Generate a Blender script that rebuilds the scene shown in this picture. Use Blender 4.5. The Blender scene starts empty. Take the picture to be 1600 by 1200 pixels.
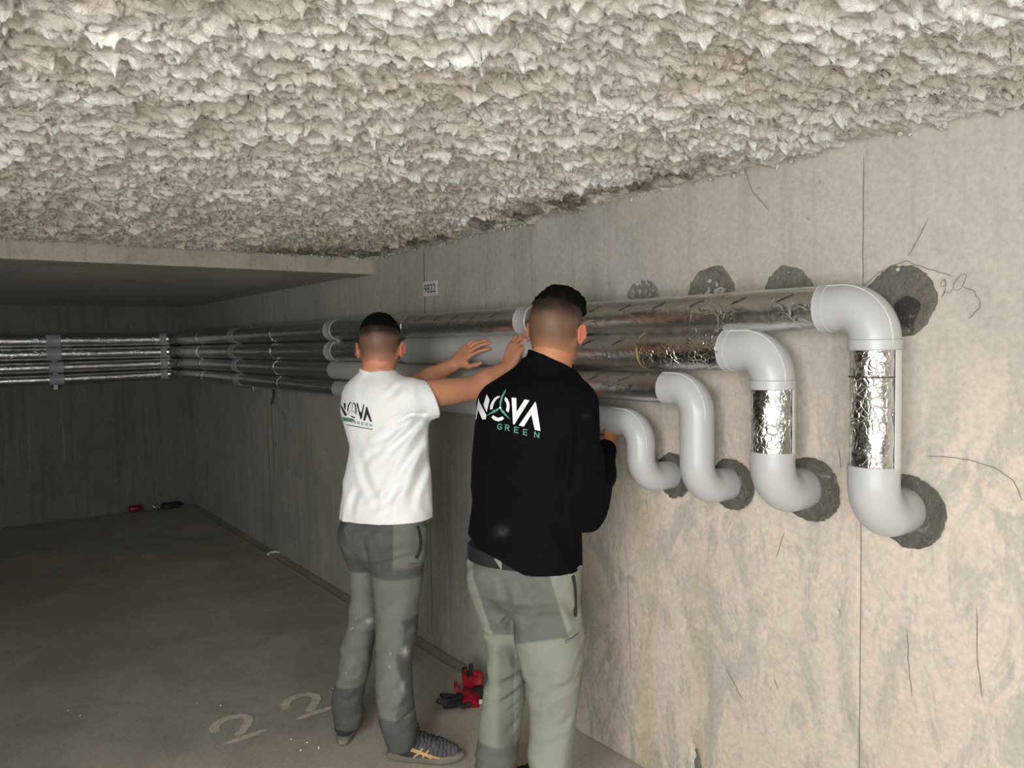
import bpy, bmesh, math, random
import numpy as np
from mathutils import Vector, Matrix
from mathutils.bvhtree import BVHTree
from mathutils.geometry import tessellate_polygon

random.seed(7); np.random.seed(7)
S = bpy.context.scene
COL = S.collection
PI = math.pi
V = Vector

# ------------------------------------------------------------------ camera
FW = np.array([0.59536362, 0.80165779, -0.05373025])
RT = np.array([0.80216011, -0.59686967, -0.01690443])
DN = np.array([-0.04562153, -0.03303598, -0.99841239])
CAM = np.array([0.0, 0.0, 1.62]); FL = 1200.0
cd = bpy.data.cameras.new('camera'); cam = bpy.data.objects.new('camera', cd); COL.objects.link(cam)
cd.sensor_width = 36; cd.lens = 27.0; cd.clip_start = 0.05; cd.clip_end = 100
cam.matrix_world = Matrix(((RT[0], -DN[0], -FW[0], CAM[0]), (RT[1], -DN[1], -FW[1], CAM[1]), (RT[2], -DN[2], -FW[2], CAM[2]), (0, 0, 0, 1)))
S.camera = cam
# ------------------------------------------------------------------ light
S.view_settings.view_transform = 'Standard'; S.view_settings.look = 'None'
S.view_settings.exposure = 0.0; S.view_settings.gamma = 1.0; S.view_settings.use_curve_mapping = False
w = bpy.data.worlds.new('world'); S.world = w; w.use_nodes = True
w.node_tree.nodes['Background'].inputs[0].default_value = (0.80, 0.90, 1.0, 1)
w.node_tree.nodes['Background'].inputs[1].default_value = 0.18
def area(name, loc, target, sx, sy, power, color):
    ld = bpy.data.lights.new(name, 'AREA'); ld.shape = 'RECTANGLE'; ld.size = sx; ld.size_y = sy
    ld.energy = power; ld.color = color
    o = bpy.data.objects.new(name, ld); COL.objects.link(o); o.location = loc
    o.rotation_euler = (V(target) - V(loc)).to_track_quat('-Z', 'Y').to_euler()
    return o
area('side_opening_light', (-1.9, -1.1, 1.35), (2.0, 0.1, 1.3), 2.4, 1.6, 135, (1.0, 0.99, 0.965))
area('floor_fill_light', (-0.45, 0.6, 2.02), (0.1, 1.2, 0), 0.3, 1.3, 30, (1.0, 0.985, 0.95))  # unseen fill added to brighten the near floor
area('rear_fill_light', (0.2, -1.0, 1.2), (1.0, 1.2, 2.1), 1.2, 0.6, 22, (1.0, 0.985, 0.95))  # unseen fill added behind the camera, aimed up at the ceiling

def ray(px, py): return FW + RT * ((px - 800) / FL) + DN * ((py - 600) / FL)
def P(px, py, dep): return CAM + ray(px, py) * dep
def on(px, py, ax, val):
    v = ray(px, py); return CAM + v * ((val - CAM[ax]) / v[ax])

# ------------------------------------------------------------------ helpers
def lin(r, g, b):
    f = lambda c: (c / 255 / 12.92) if c / 255 <= 0.04045 else ((c / 255 + 0.055) / 1.055) ** 2.4
    return (f(r), f(g), f(b), 1)
class NT:
    def __init__(s, name):
        s.m = bpy.data.materials.new(name); s.m.use_nodes = True; s.t = s.m.node_tree
        s.bsdf = s.t.nodes['Principled BSDF']
        s.co = s.n('ShaderNodeTexCoord').outputs['Object']
    def n(s, ty, **kw):
        x = s.t.nodes.new(ty)
        for k, v in kw.items(): setattr(x, k, v)
        return x
    def set(s, sock, v):
        if isinstance(v, (int, float)):
            try: sock.default_value = v
            except TypeError: sock.default_value = (v, v, v)
        elif isinstance(v, tuple): sock.default_value = v if len(v) == len(sock.default_value) else v[:3]
        else: s.t.links.new(v, sock)
    def math(s, op, a, b=0.0, c=None):
        x = s.n('ShaderNodeMath', operation=op); s.set(x.inputs[0], a); s.set(x.inputs[1], b)
        if c is not None: s.set(x.inputs[2], c)
        return x.outputs[0]
    def mix(s, f, a, b, mode='MIX'):
        x = s.n('ShaderNodeMix', data_type='RGBA', blend_type=mode)
        s.set(x.inputs[0], f); s.set(x.inputs[6], a); s.set(x.inputs[7], b); return x.outputs[2]
    def vscale(s, sx, sy, sz, src=None):
        x = s.n('ShaderNodeVectorMath', operation='MULTIPLY'); s.set(x.inputs[0], src or s.co); x.inputs[1].default_value = (sx, sy, sz); return x.outputs[0]
    def noise(s, scale, detail=4, rough=0.55, dist=0.0, vec=None):
        x = s.n('ShaderNodeTexNoise'); s.set(x.inputs['Vector'], vec or s.co); x.inputs['Scale'].default_value = scale
        x.inputs['Detail'].default_value = detail; x.inputs['Roughness'].default_value = rough; x.inputs['Distortion'].default_value = dist
        return x.outputs['Fac']
    def voro(s, scale, feature='F1', vec=None):
        x = s.n('ShaderNodeTexVoronoi', feature=feature); s.set(x.inputs['Vector'], vec or s.co); x.inputs['Scale'].default_value = scale
        return x.outputs['Distance']
    def ramp(s, f, lo, hi, a=0.0, b=1.0, smooth=True):
        x = s.n('ShaderNodeMapRange', interpolation_type='SMOOTHSTEP' if smooth else 'LINEAR')
        s.set(x.inputs[0], f); s.set(x.inputs[1], lo); s.set(x.inputs[2], hi); s.set(x.inputs[3], a); s.set(x.inputs[4], b); return x.outputs[0]
    def sep(s):
        x = s.n('ShaderNodeSeparateXYZ'); s.set(x.inputs[0], s.co); return x.outputs
    def bump(s, h, dist, strength=1.0, prev=None):
        x = s.n('ShaderNodeBump'); s.set(x.inputs['Height'], h); x.inputs['Distance'].default_value = dist; x.inputs['Strength'].default_value = strength
        if prev is not None: s.t.links.new(prev, x.inputs['Normal'])
        return x.outputs[0]
    def out(s, col=None, rough=None, normal=None, metal=None, spec=None, **kw):
        if col is not None: s.set(s.bsdf.inputs['Base Color'], col)
        if rough is not None: s.set(s.bsdf.inputs['Roughness'], rough)
        if normal is not None: s.t.links.new(normal, s.bsdf.inputs['Normal'])
        if metal is not None: s.set(s.bsdf.inputs['Metallic'], metal)
        if spec is not None: s.set(s.bsdf.inputs['Specular IOR Level'], spec)
        for k, v in kw.items(): s.set(s.bsdf.inputs[k], v)
        return s.m
def attr_col(nt, name='tint'):
    x = nt.n('ShaderNodeAttribute'); x.attribute_name = name; return x.outputs['Color']

def link(name, me, mat=None, parent=None, smooth=True, kind=None):
    o = bpy.data.objects.new(name, me); COL.objects.link(o)
    if mat is not None:
        for m in (mat if isinstance(mat, (list, tuple)) else [mat]): me.materials.append(m)
    if parent is not None: o.parent = parent
    if smooth and len(me.polygons): me.shade_smooth()
    if kind: o['kind'] = kind
    return o
def mesh_np(name, verts, quads):
    verts = np.asarray(verts, np.float32); quads = np.asarray(quads, np.int32)
    me = bpy.data.meshes.new(name); k = quads.shape[1]
    me.vertices.add(len(verts)); me.vertices.foreach_set('co', verts.ravel())
    me.loops.add(quads.size); me.loops.foreach_set('vertex_index', quads.ravel())
    me.polygons.add(len(quads)); me.polygons.foreach_set('loop_start', np.arange(0, quads.size, k, dtype=np.int32))
    me.update(calc_edges=True); me.validate(); return me
def set_tint(me, cols):
    a = me.color_attributes.new('tint', 'FLOAT_COLOR', 'POINT')
    c = np.ones((len(cols), 4), np.float32); c[:, :3] = cols; a.data.foreach_set('color', c.ravel())
def empty(name, loc, label, cat, group=None):
    o = bpy.data.objects.new(name, None); COL.objects.link(o); o.location = loc; o.empty_display_size = .1
    o['label'] = label; o['category'] = cat
    if group: o['group'] = group
    return o
def adopt(o, parent):
    o.parent = parent; o.matrix_parent_inverse = Matrix.Translation(-V(parent.location)); return o
def box_bm(bm, lo, hi, bev=0):
    r = bmesh.ops.create_cube(bm, size=1.0); vs = r['verts']
    for v in vs: v.co = V([(lo[i] + hi[i]) / 2 + v.co[i] * (hi[i] - lo[i]) for i in range(3)])
    if bev:
        es = list({e for v in vs for e in v.link_edges}); bmesh.ops.bevel(bm, geom=es, offset=bev, segments=2, affect='EDGES', profile=.5)
def bm_obj(name, bm, mat, parent=None, smooth=False):
    me = bpy.data.meshes.new(name); bm.to_mesh(me); bm.free(); return link(name, me, mat, parent, smooth)
def grid_mesh(name, A, B, fn):
    """grid over coordinates A x B; fn(a,b)-> (N,3)"""
    na, nb = len(A), len(B); aa, bb = np.meshgrid(A, B, indexing='ij')
    co = fn(aa.ravel(), bb.ravel())
    i = np.arange(na * nb).reshape(na, nb)
    q = np.stack([i[:-1, :-1], i[1:, :-1], i[1:, 1:], i[:-1, 1:]], -1).reshape(-1, 4)
    return mesh_np(name, co, q)

# ---- lattice noise
_rs = np.random.RandomState(3); _T = _rs.rand(64, 64, 64).astype(np.float32) * 2 - 1
def vn(x, y, z):
    xi = np.floor(x).astype(np.int32); yi = np.floor(y).astype(np.int32); zi = np.floor(z).astype(np.int32)
    fx = x - xi; fy = y - yi; fz = z - zi
    fx = fx * fx * (3 - 2 * fx); fy = fy * fy * (3 - 2 * fy); fz = fz * fz * (3 - 2 * fz)
    x0 = xi & 63; x1 = (xi + 1) & 63; y0 = yi & 63; y1 = (yi + 1) & 63; z0 = zi & 63; z1 = (zi + 1) & 63
    a = _T[x0, y0, z0] * (1 - fx) + _T[x1, y0, z0] * fx; b = _T[x0, y1, z0] * (1 - fx) + _T[x1, y1, z0] * fx
    c = _T[x0, y0, z1] * (1 - fx) + _T[x1, y0, z1] * fx; d = _T[x0, y1, z1] * (1 - fx) + _T[x1, y1, z1] * fx
    return (a * (1 - fy) + b * fy) * (1 - fz) + (c * (1 - fy) + d * fy) * fz
def fbm(x, y, z, oct=4, g=.5):
    s = 0; a = 1; f = 1
    for o in range(oct):
        s = s + a * vn(x * f + 17.3 * o, y * f + 5.1 * o, z * f + 9.7 * o); a *= g; f *= 2.03
    return s
def sstep(x, a, b):
    t = np.clip((x - a) / (b - a), 0, 1); return t * t * (3 - 2 * t)

# ------------------------------------------------------------------ materials
def concrete(name, ca, cb, cs=(.2, .19, .17, 1), bump=.002, streak=True, extra=None):
    t = NT(name)
    big = t.noise(1.3, 5, .6, .6); mid = t.noise(7, 6, .65, .8)
    col = t.mix(t.ramp(big, .35, .65), ca, cb)
    col = t.mix(t.math('MULTIPLY', t.ramp(mid, .45, .75), .35), col, cs)
    if streak:
        st = t.noise(1, 5, .7, 0, t.vscale(16, 16, .7)); col = t.mix(t.math('MULTIPLY', t.ramp(st, .48, .70), .5), col, cs)
        st2 = t.noise(1, 4, .7, 0, t.vscale(38, 38, .9)); col = t.mix(t.math('MULTIPLY', t.ramp(st2, .58, .74), .4), col, (.45, .43, .38, 1))
    if extra: col = extra(t, col)
    fine = t.noise(60, 6, .7); pits = t.ramp(t.voro(23), .02, .09)
    h = t.math('ADD', t.math('MULTIPLY', fine, .5), t.math('MULTIPLY', mid, 1.0))
    n = t.bump(h, bump, .7); n = t.bump(pits, .0015, .25, n)
    col = t.mix(t.math('MULTIPLY', t.ramp(fine, .3, .7), .22), col, (.12, .11, .10, 1), 'MULTIPLY')
    return t.out(col, .86, n, spec=.25)
def wall_extra(t, col):
    x, y, z = t.sep()
    n = t.noise(2.2, 7, .68, 1.2); n2 = t.noise(5, 9, .78, .9, t.vscale(1, 1.4, .6))
    warp = t.math('MULTIPLY', t.math('SUBTRACT', n, .5), 1.5)
    zz = t.math('ADD', z, warp)
    m = t.math('MULTIPLY', t.ramp(zz, 1.75, 1.0), t.ramp(t.math('ADD', y, warp), 2.9, 1.9))
    blot = t.ramp(n2, .43, .53)
    pink = t.mix(t.noise(3.1, 4), (.76, .64, .55, 1), (.66, .575, .49, 1))
    col = t.mix(t.math('MULTIPLY', m, t.math('MULTIPLY', blot, 1.0)), col, pink)
    # warm upper part close by
    m2 = t.math('MULTIPLY', t.ramp(y, 3.2, .9), .38); col = t.mix(m2, col, (.62, .56, .485, 1))
    # pale and yellow runs below the pipe holes
    st = t.noise(1, 6, .7, 0, t.vscale(20, 20, 1.0))
    for yc, wd, zt, k in ((1.985, .055, 1.12, .6), (1.72, .05, 1.0, .35), (1.02, .05, .75, .22), (3.9, .12, 1.0, .2)):
        yy = t.math('ADD', y, t.math('MULTIPLY', t.math('SUBTRACT', n2, .5), .12))
        g = t.math('SUBTRACT', 1.0, t.ramp(t.math('ABSOLUTE', t.math('SUBTRACT', yy, yc)), wd * .2, wd * 1.6))
        g = t.math('MULTIPLY', g, t.math('MULTIPLY', t.ramp(z, zt, zt - .15), t.ramp(st, .3, .55)))
        col = t.mix(t.math('MULTIPLY', g, k), col, (.58, .50, .31, 1))
    # scratches and scrapes, grey-green wet blotch
    sc = t.noise(1, 5, .75, .4, t.vscale(9, 22, 7)); col = t.mix(t.math('MULTIPLY', t.ramp(sc, .60, .72), .5), col, (.38, .375, .35, 1))
    sc2 = t.noise(1, 6, .8, .8, t.vscale(14, 12, 5)); col = t.mix(t.math('MULTIPLY', t.math('MULTIPLY', t.ramp(sc2, .62, .70), m), .6), col, (.80, .74, .64, 1))
    return col
M = {}
M['wall'] = concrete('concrete_wall', (.50, .48, .43, 1), (.40, .39, .355, 1), (.28, .27, .24, 1), extra=wall_extra)
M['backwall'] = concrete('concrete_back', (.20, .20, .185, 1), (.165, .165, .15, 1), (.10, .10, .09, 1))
def soffit_extra(t, col):
    st = t.noise(1, 5, .7, 0, t.vscale(.5, 14, 5)); return t.mix(t.math('MULTIPLY', t.ramp(st, .45, .7), .5), col, (.26, .26, .245, 1))
M['soffit'] = concrete('concrete_soffit', (.52, .51, .48, 1), (.42, .42, .39, 1), (.3, .3, .28, 1), streak=False, extra=soffit_extra)
M['lintel'] = concrete('concrete_lintel', (.50, .46, .38, 1), (.40, .375, .32, 1))
def floor_extra(t, col):
    x, y, z = t.sep()
    col = t.mix(t.math('MULTIPLY', t.ramp(t.noise(1.1, 6, .65, 1.0), .42, .62), .5), col, (.34, .315, .27, 1))
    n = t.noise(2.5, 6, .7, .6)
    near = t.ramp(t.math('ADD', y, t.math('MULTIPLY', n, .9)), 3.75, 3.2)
    col = t.mix(t.math('MULTIPLY', near, .55), col, (.62, .57, .49, 1))  # brighter light on the near floor put into its colour
    col = t.mix(t.math('MULTIPLY', t.ramp(t.voro(37), .10, .04), .5), col, (.70, .66, .6, 1))
    return col
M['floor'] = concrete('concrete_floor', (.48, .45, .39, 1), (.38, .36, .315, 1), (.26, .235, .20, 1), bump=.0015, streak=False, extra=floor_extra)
def mortar():
    t = NT('mortar'); n = t.noise(22, 7, .7, 1.5); n2 = t.noise(9, 5, .6, 1)
    col = t.mix(t.ramp(n, .55, .8), attr_col(t), (.48, .455, .40, 1)); col = t.mix(t.math('MULTIPLY', t.ramp(n2, .5, .7), .5), col, (.12, .115, .10, 1))
    f = t.noise(95, 6, .8, .5); col = t.mix(t.math('MULTIPLY', t.ramp(f, .60, .68), .7), col, (.60, .58, .52, 1)); col = t.mix(t.math('MULTIPLY', t.ramp(f, .42, .36), .6), col, (.05, .045, .04, 1))
    return t.out(col, .9, t.bump(f, .006, 1.0, t.bump(n, .008, 1.0)), spec=.2)
M['mortar'] = mortar()
def foam():
    t = NT('sprayed_foam')
    big = t.noise(2.3, 5, .6, .5); f1 = t.noise(60, 8, .75, 1.0); f2 = t.voro(45, 'SMOOTH_F1'); f3 = t.noise(16, 5, .6, 1.5)
    col = t.mix(t.ramp(big, .38, .64), (.66, .605, .52, 1), (.77, .735, .665, 1))
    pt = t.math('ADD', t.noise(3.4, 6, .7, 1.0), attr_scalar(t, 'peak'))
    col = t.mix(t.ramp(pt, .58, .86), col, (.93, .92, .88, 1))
    col = t.mix(t.math('MULTIPLY', t.ramp(f3, .52, .68), .45), col, (.40, .355, .28, 1))
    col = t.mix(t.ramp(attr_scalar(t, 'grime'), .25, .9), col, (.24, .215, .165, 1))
    col = t.mix(t.math('MULTIPLY', t.ramp(f1, .56, .72), .35), col, (.33, .30, .24, 1))
    h = t.math('ADD', f1, t.math('MULTIPLY', f2, .6)); n = t.bump(h, .010, .85); n = t.bump(f3, .02, .6, n)
    return t.out(col, .9, n, spec=.15)
def attr_scalar(t, name):
    x = t.n('ShaderNodeAttribute'); x.attribute_name = name; return x.outputs['Fac']
M['foam'] = foam()
def foil(name, scale=26, strength=.8, rough=.17):
    t = NT(name)
    warp = t.n('ShaderNodeTexNoise'); t.set(warp.inputs['Vector'], t.co); warp.inputs['Scale'].default_value = 9; warp.inputs['Detail'].default_value = 3
    wv = t.n('ShaderNodeVectorMath', operation='MULTIPLY_ADD'); t.set(wv.inputs[0], warp.outputs['Color']); wv.inputs[1].default_value = (.16,) * 3; t.set(wv.inputs[2], t.co)
    e = t.n('ShaderNodeTexVoronoi', feature='DISTANCE_TO_EDGE'); t.set(e.inputs['Vector'], wv.outputs[0]); e.inputs['Scale'].default_value = scale
    cre = t.ramp(e.outputs['Distance'], 0, .12)
    mask = t.ramp(t.noise(7, 3), .38, .6)
    cre = t.math('ADD', t.math('MULTIPLY', cre, mask), t.math('MULTIPLY', t.noise(70, 5, .6, 1.5), .7))
    n = t.bump(t.noise(14, 3, .5, .5), .012, .35 * strength); n = t.bump(cre, .0022, strength, n)
    col = t.mix(t.noise(20, 3), (.66, .655, .64, 1), (.78, .775, .76, 1))
    return t.out(col, rough, n, 1.0)
M['foil'] = foil('aluminium_foil', 20, .55, .30); M['foil_crumpled'] = foil('crumpled_foil', 34, .85, .17)
def plain(name, col, rough=.5, metal=0.0, bump=None, spec=.5, var=.0):
    t = NT(name); c = col
    if var: c = t.mix(t.math('MULTIPLY', t.ramp(t.noise(9, 5, .6), .35, .7), var), col, tuple(x * .55 for x in col[:3]) + (1,))
    n = t.bump(t.noise(bump[0], 5, .6), bump[1], .8) if bump else None
    return t.out(c, rough, n, metal, spec)
M['pvc'] = plain('grey_pvc', (.475, .48, .487, 1), .33, bump=(5, .002), var=.06)
M['pvc_edge'] = plain('pvc_lap', (.62, .62, .60, 1), .35)
M['tape'] = plain('dark_seam', (.05, .048, .045, 1), .5)
M['wool'] = plain('yellow_wool', (.35, .25, .08, 1), .9, bump=(200, .002))
M['steel'] = plain('zinc_steel', (.35, .35, .34, 1), .45, .8)
M['darkgrey'] = plain('dark_grey', (.03, .03, .03, 1), .6)
M['ink'] = plain('black_ink', (.012, .012, .012, 1), .6)
M['crack'] = plain('crack_dark', (.19, .175, .15, 1), .9, spec=.1)
M['label'] = plain('white_plate', (.62, .63, .60, 1), .45)
def floorpaint():
    t = NT('worn_paint'); f = t.ramp(t.noise(24, 7, .75, .8), .32, .60)
    col = t.mix(f, (.44, .41, .355, 1), (.66, .62, .54, 1)); return t.out(col, .85, spec=.2)
M['paint'] = floorpaint()
def skin(name):
    t = NT(name); c = t.mix(t.math('MULTIPLY', t.ramp(t.noise(30, 5, .6), .4, .7), .07), attr_col(t), (.42, .13, .07, 1))
    return t.out(c, .52, t.bump(t.noise(260, 4), .0006, .5), spec=.4, **{'Subsurface Weight': .08, 'Subsurface Radius': (.02, .008, .004), 'Subsurface Scale': .3})
M['skin'] = skin('skin')
def cloth(name, rough=.85, fleece=False, fine=420, tint=True, col=None, sheen=.0):
    t = NT(name); c = attr_col(t) if tint else col
    n = t.bump(t.noise(fine, 3), .0006, .5)
    n = t.bump(t.noise(22, 4, .6, 1.2), .004, .35, n)
    c = t.mix(t.math('MULTIPLY', t.ramp(t.noise(12, 6, .7), .45, .75), .12), c, (.5, .48, .45, 1)) if tint and not fleece else c
    return t.out(c, rough, n, spec=(.05 if fleece else .2), **{'Sheen Weight': sheen})
M['white_cotton'] = cloth('white_cotton', tint=False, col=(.86, .87, .88, 1))
M['fleece'] = cloth('navy_black_softshell', fleece=True, fine=300)
M['canvas'] = cloth('work_canvas')
M['hair'] = plain('black_hair', (.006, .005, .004, 1), .75, bump=(240, .004), spec=.05)
M['print_white'] = plain('print_white', (.86, .87, .87, 1), .7)
M['print_green'] = plain('print_green', lin(95, 160, 140), .7)
M['print_black'] = plain('print_black', (.02, .02, .022, 1), .7)
M['print_teal'] = plain('print_teal', lin(90, 138, 118), .7)
M['belt'] = plain('black_webbing', (.010, .010, .011, 1), .7, bump=(300, .001))
M['glove'] = cloth('knit_glove', fine=300)
M['rubber'] = plain('worn_rubber', lin(128, 123, 110), .75, bump=(120, .002), var=.6)
M['shoe_mesh'] = cloth('shoe_mesh', fine=500)
M['copper'] = plain('copper_stripe', lin(205, 165, 120), .4)
M['lace'] = plain('dark_lace', (.015, .016, .02, 1), .8)
M['red'] = plain('red_can', (.22, .012, .02, 1), .35, var=.3)
M['white_scrap'] = plain('white_scrap', (.75, .72, .68, 1), .6)

# ------------------------------------------------------------------ setting
WX = 2.08; BY = 8.42; LX = -3.6; NY = -3.2
def structure(o, label=None):
    o['kind'] = 'structure'
    if label: o['label'] = label
    return o
def steps(*seg):
    out = [seg[0][0]]
    for a, b, h in seg: out += list(np.linspace(a, b, max(2, int(round((b - a) / h)) + 1))[1:])
    return np.array(out)
# floor with a shallow gutter strip along the wall
def floor_fn(x, y):
    z = -.004 * np.ones_like(x) + .003 * fbm(x * 3, y * 3, x * 0, 4)
    strip = sstep(x, 1.985, 2.0) * sstep(y, 2.9, 3.0)
    z = np.where(strip > 0, z - .006 * strip, z)
    z += .004 * np.exp(-((x - 1.985) / .008) ** 2) * sstep(y, 2.9, 3.0)
    z = z - .004 * sstep(x, 2.066, 2.075)
    return np.stack([x, y, z], -1)
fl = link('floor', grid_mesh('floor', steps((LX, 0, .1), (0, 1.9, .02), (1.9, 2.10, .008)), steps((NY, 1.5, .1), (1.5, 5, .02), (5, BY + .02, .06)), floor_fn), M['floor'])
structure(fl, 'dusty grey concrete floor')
JOINTS = [1.145, 3.565, 6.088]
HOLES = [(1.012, 1.147, .098, .062), (1.31, 1.163, .100, .06), (1.592, 1.138, .087, .055), (1.845, 1.137, .080, .05)]
def wall_fn(y, z):
    x = WX + .0022 * fbm(y * 2.5, z * 2.5, y * 0, 5)
    for j in JOINTS: x = x + .002 * np.exp(-((y - j - .002 * vn(z * 6, z * 0 + j, z * 0)) / .0035) ** 2) * (z > -1)
    for hy, hz, hr, _ in HOLES: x = x + .028 * sstep(-np.hypot(y - hy, z - hz), -hr * .96, -hr * .86)
    # formwork board steps and pits
    x = x + .0012 * np.sign(np.sin(y * 2.6 + .6)) * 0.5
    pit = fbm(y * 24, z * 24, y * 0 + 4, 2); x = x + .004 * sstep(pit, .85, 1.15) * (z < 1.2)
    x = x + .03 * np.exp(-(((y - 1.217) / .006) ** 2 + ((z - .812) / .006) ** 2))
    x = x + .016 * sstep(-(np.hypot((y - 1.753), (z - .15) * .55) - .035 - .02 * fbm(y * 20, z * 20, y * 0, 3)), 0, .02)
    return np.stack([x, y, z], -1)
wr = link('wall_right', grid_mesh('wall_right', steps((NY, .5, .1), (.5, 2.6, .0075), (2.6, 4.2, .012), (4.2, BY + .05, .02)), steps((-.03, 2.3, .0095)), wall_fn), M['wall'])
structure(wr, 'bare concrete wall carrying the four pipes')
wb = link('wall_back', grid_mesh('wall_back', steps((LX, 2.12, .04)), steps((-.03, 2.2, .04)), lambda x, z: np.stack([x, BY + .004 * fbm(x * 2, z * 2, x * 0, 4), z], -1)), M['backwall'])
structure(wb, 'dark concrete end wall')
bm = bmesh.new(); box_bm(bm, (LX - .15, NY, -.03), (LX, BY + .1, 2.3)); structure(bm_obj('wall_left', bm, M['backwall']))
bm = bmesh.new(); box_bm(bm, (LX - .15, NY - .1, 2.2), (WX + .1, 4.25, 2.32)); structure(bm_obj('ceiling', bm, M['soffit']), 'concrete slab behind the sprayed insulation')
ceil = bpy.data.objects['ceiling']
bm = bmesh.new(); box_bm(bm, (LX - .15, 4.152, 2.036), (WX + .1, 4.42, 2.26), .004)
bmesh.ops.subdivide_edges(bm, edges=[e for e in bm.edges if e.calc_length() > 2], cuts=40)
structure(bm_obj('trim_1', bm, M['lintel']), 'concrete downstand beam under the sprayed ceiling')
bm = bmesh.new(); box_bm(bm, (LX - .15, 4.40, 2.046), (WX + .1, BY + .1, 2.25)); structure(bm_obj('ceiling', bm, M['soffit']), 'smooth dark concrete soffit beyond the beam')
bm = bmesh.new()
box_bm(bm, (WX + .012, NY, -.05), (WX + .2, BY + .1, 2.3)); structure(bm_obj('wall_right_core', bm, M['backwall'], wr))
bm = bmesh.new(); box_bm(bm, (LX - .15, BY + .012, -.05), (WX + .2, BY + .2, 2.3)); structure(bm_obj('wall_back_core', bm, M['backwall'], wb))

# sprayed insulation: dense lumpy sheet
def billow(x, y, z, oct=4, g=.5):
    s = 0; a = 1; f = 1
    for o in range(oct):
        s = s + a * (1 - 2.2 * np.abs(vn(x * f + 3.3 * o, y * f + 7.7 * o, z + 2.1 * o))); a *= g; f *= 2.1
    return s
def foam_fn_store(store):
    def fn(x, y):
        z0 = x * 0
        wx = x + .02 * fbm(x * 14, y * 14, z0 + 1, 3); wy = y + .02 * fbm(x * 9, y * 9, z0 + 8, 3)
        h = .010 * billow(wx * 7, wy * 10, z0, 5, .6) + .010 * fbm(wx * 3, wy * 3, z0 + 3, 3) + .010 * np.clip(billow(wx * 19, wy * 30, z0 + 6, 4, .65), -1, 2)
        rs = np.random.RandomState(5)
        for k in range(420):
            cx, cy = rs.uniform(-.4, 2.05), rs.uniform(.3, 4.1); r = rs.uniform(.008, .022); a = rs.uniform(.008, .026)
            m = (np.abs(x - cx) < r * 3) & (np.abs(y - cy) < r * 3)
            if m.any():
                d2 = ((wx[m] - cx) ** 2 + ((wy[m] - cy) * 1.2) ** 2) / r ** 2; h[m] += a * np.exp(-d2 * d2)
        h += .0065 * vn(x * 110, y * 120, z0) + .005 * vn(x * 60, y * 60, z0 + 2)
        base = 2.150 + .024 * sstep(y, 3.4, 1.3)
        edge = sstep(x, 1.99, 2.03)
        hh = h * (1 - .75 * edge) + .012 * edge + .012 * np.clip(fbm(x * 3, y * 26, z0 + 5, 4), -1, 2) * edge
        hh -= .03 * np.exp(-((x - 1.985 - .004 * vn(y * 8, z0, z0)) / .007) ** 2) * sstep(y, 3.6, 1.2)
        fr = sstep(y, 4.06, 4.14); hh = hh * (1 - .7 * fr) + fr * (.012 + .012 * np.abs(fbm(x * 40, z0, z0 + 2, 3)))
        z = base - hh
        lx = .016 * fbm(x * 22, y * 22, z0 + 11, 3); ly = -.55 * np.clip(h, 0, .06) + .016 * fbm(x * 22, y * 22, z0 + 15, 3)
        X = np.minimum(x + lx * (1 - edge), WX - .001); Y = np.minimum(y + ly * .6 * (1 - fr), 4.151)
        store['peak'] = np.clip(h * 9, -.3, .6) * sstep(y, 4.5, 1.2)  # lumps whitened towards the near end: highlights put into the foam colour
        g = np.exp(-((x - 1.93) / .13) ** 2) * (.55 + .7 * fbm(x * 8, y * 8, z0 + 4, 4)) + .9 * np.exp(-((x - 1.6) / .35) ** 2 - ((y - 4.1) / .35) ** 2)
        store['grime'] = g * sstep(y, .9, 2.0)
        return np.stack([X, Y, z], -1)
    return fn
st = {}
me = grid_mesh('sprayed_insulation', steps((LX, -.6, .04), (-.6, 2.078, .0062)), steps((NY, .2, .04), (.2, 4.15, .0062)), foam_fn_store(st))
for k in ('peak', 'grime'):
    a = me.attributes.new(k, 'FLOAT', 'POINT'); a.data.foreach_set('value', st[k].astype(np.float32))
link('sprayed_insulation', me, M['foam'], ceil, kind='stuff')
# loose drips hanging along the wall edge and beam edge
dr = bmesh.new(); rs = random.Random(4)
for k in range(150):
    if k < 70: c = V((WX - rs.uniform(.002, .03), rs.uniform(.7, 4.1), 2.122 - rs.uniform(0, .010))); c.z += .024 * min(1, max(0, (3.4 - c.y) / 2.1)) + .008
    else: c = V((rs.uniform(-.5, 2.0), 4.148 - rs.uniform(.0, .02), 2.130 - rs.uniform(0, .008)))
    r = rs.uniform(.003, .008); L = rs.choice([1, 1, 1.4, 2.2])
    g = bmesh.ops.create_icosphere(dr, subdivisions=1, radius=r)
    for v in g['verts']: v.co = c + V((v.co.x * rs.uniform(.7, 1.2), v.co.y * rs.uniform(.8, 1.5), v.co.z * L))
link_o = bm_obj('insulation_drip', dr, M['foam'], ceil, True); link_o['kind'] = 'stuff'

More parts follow.
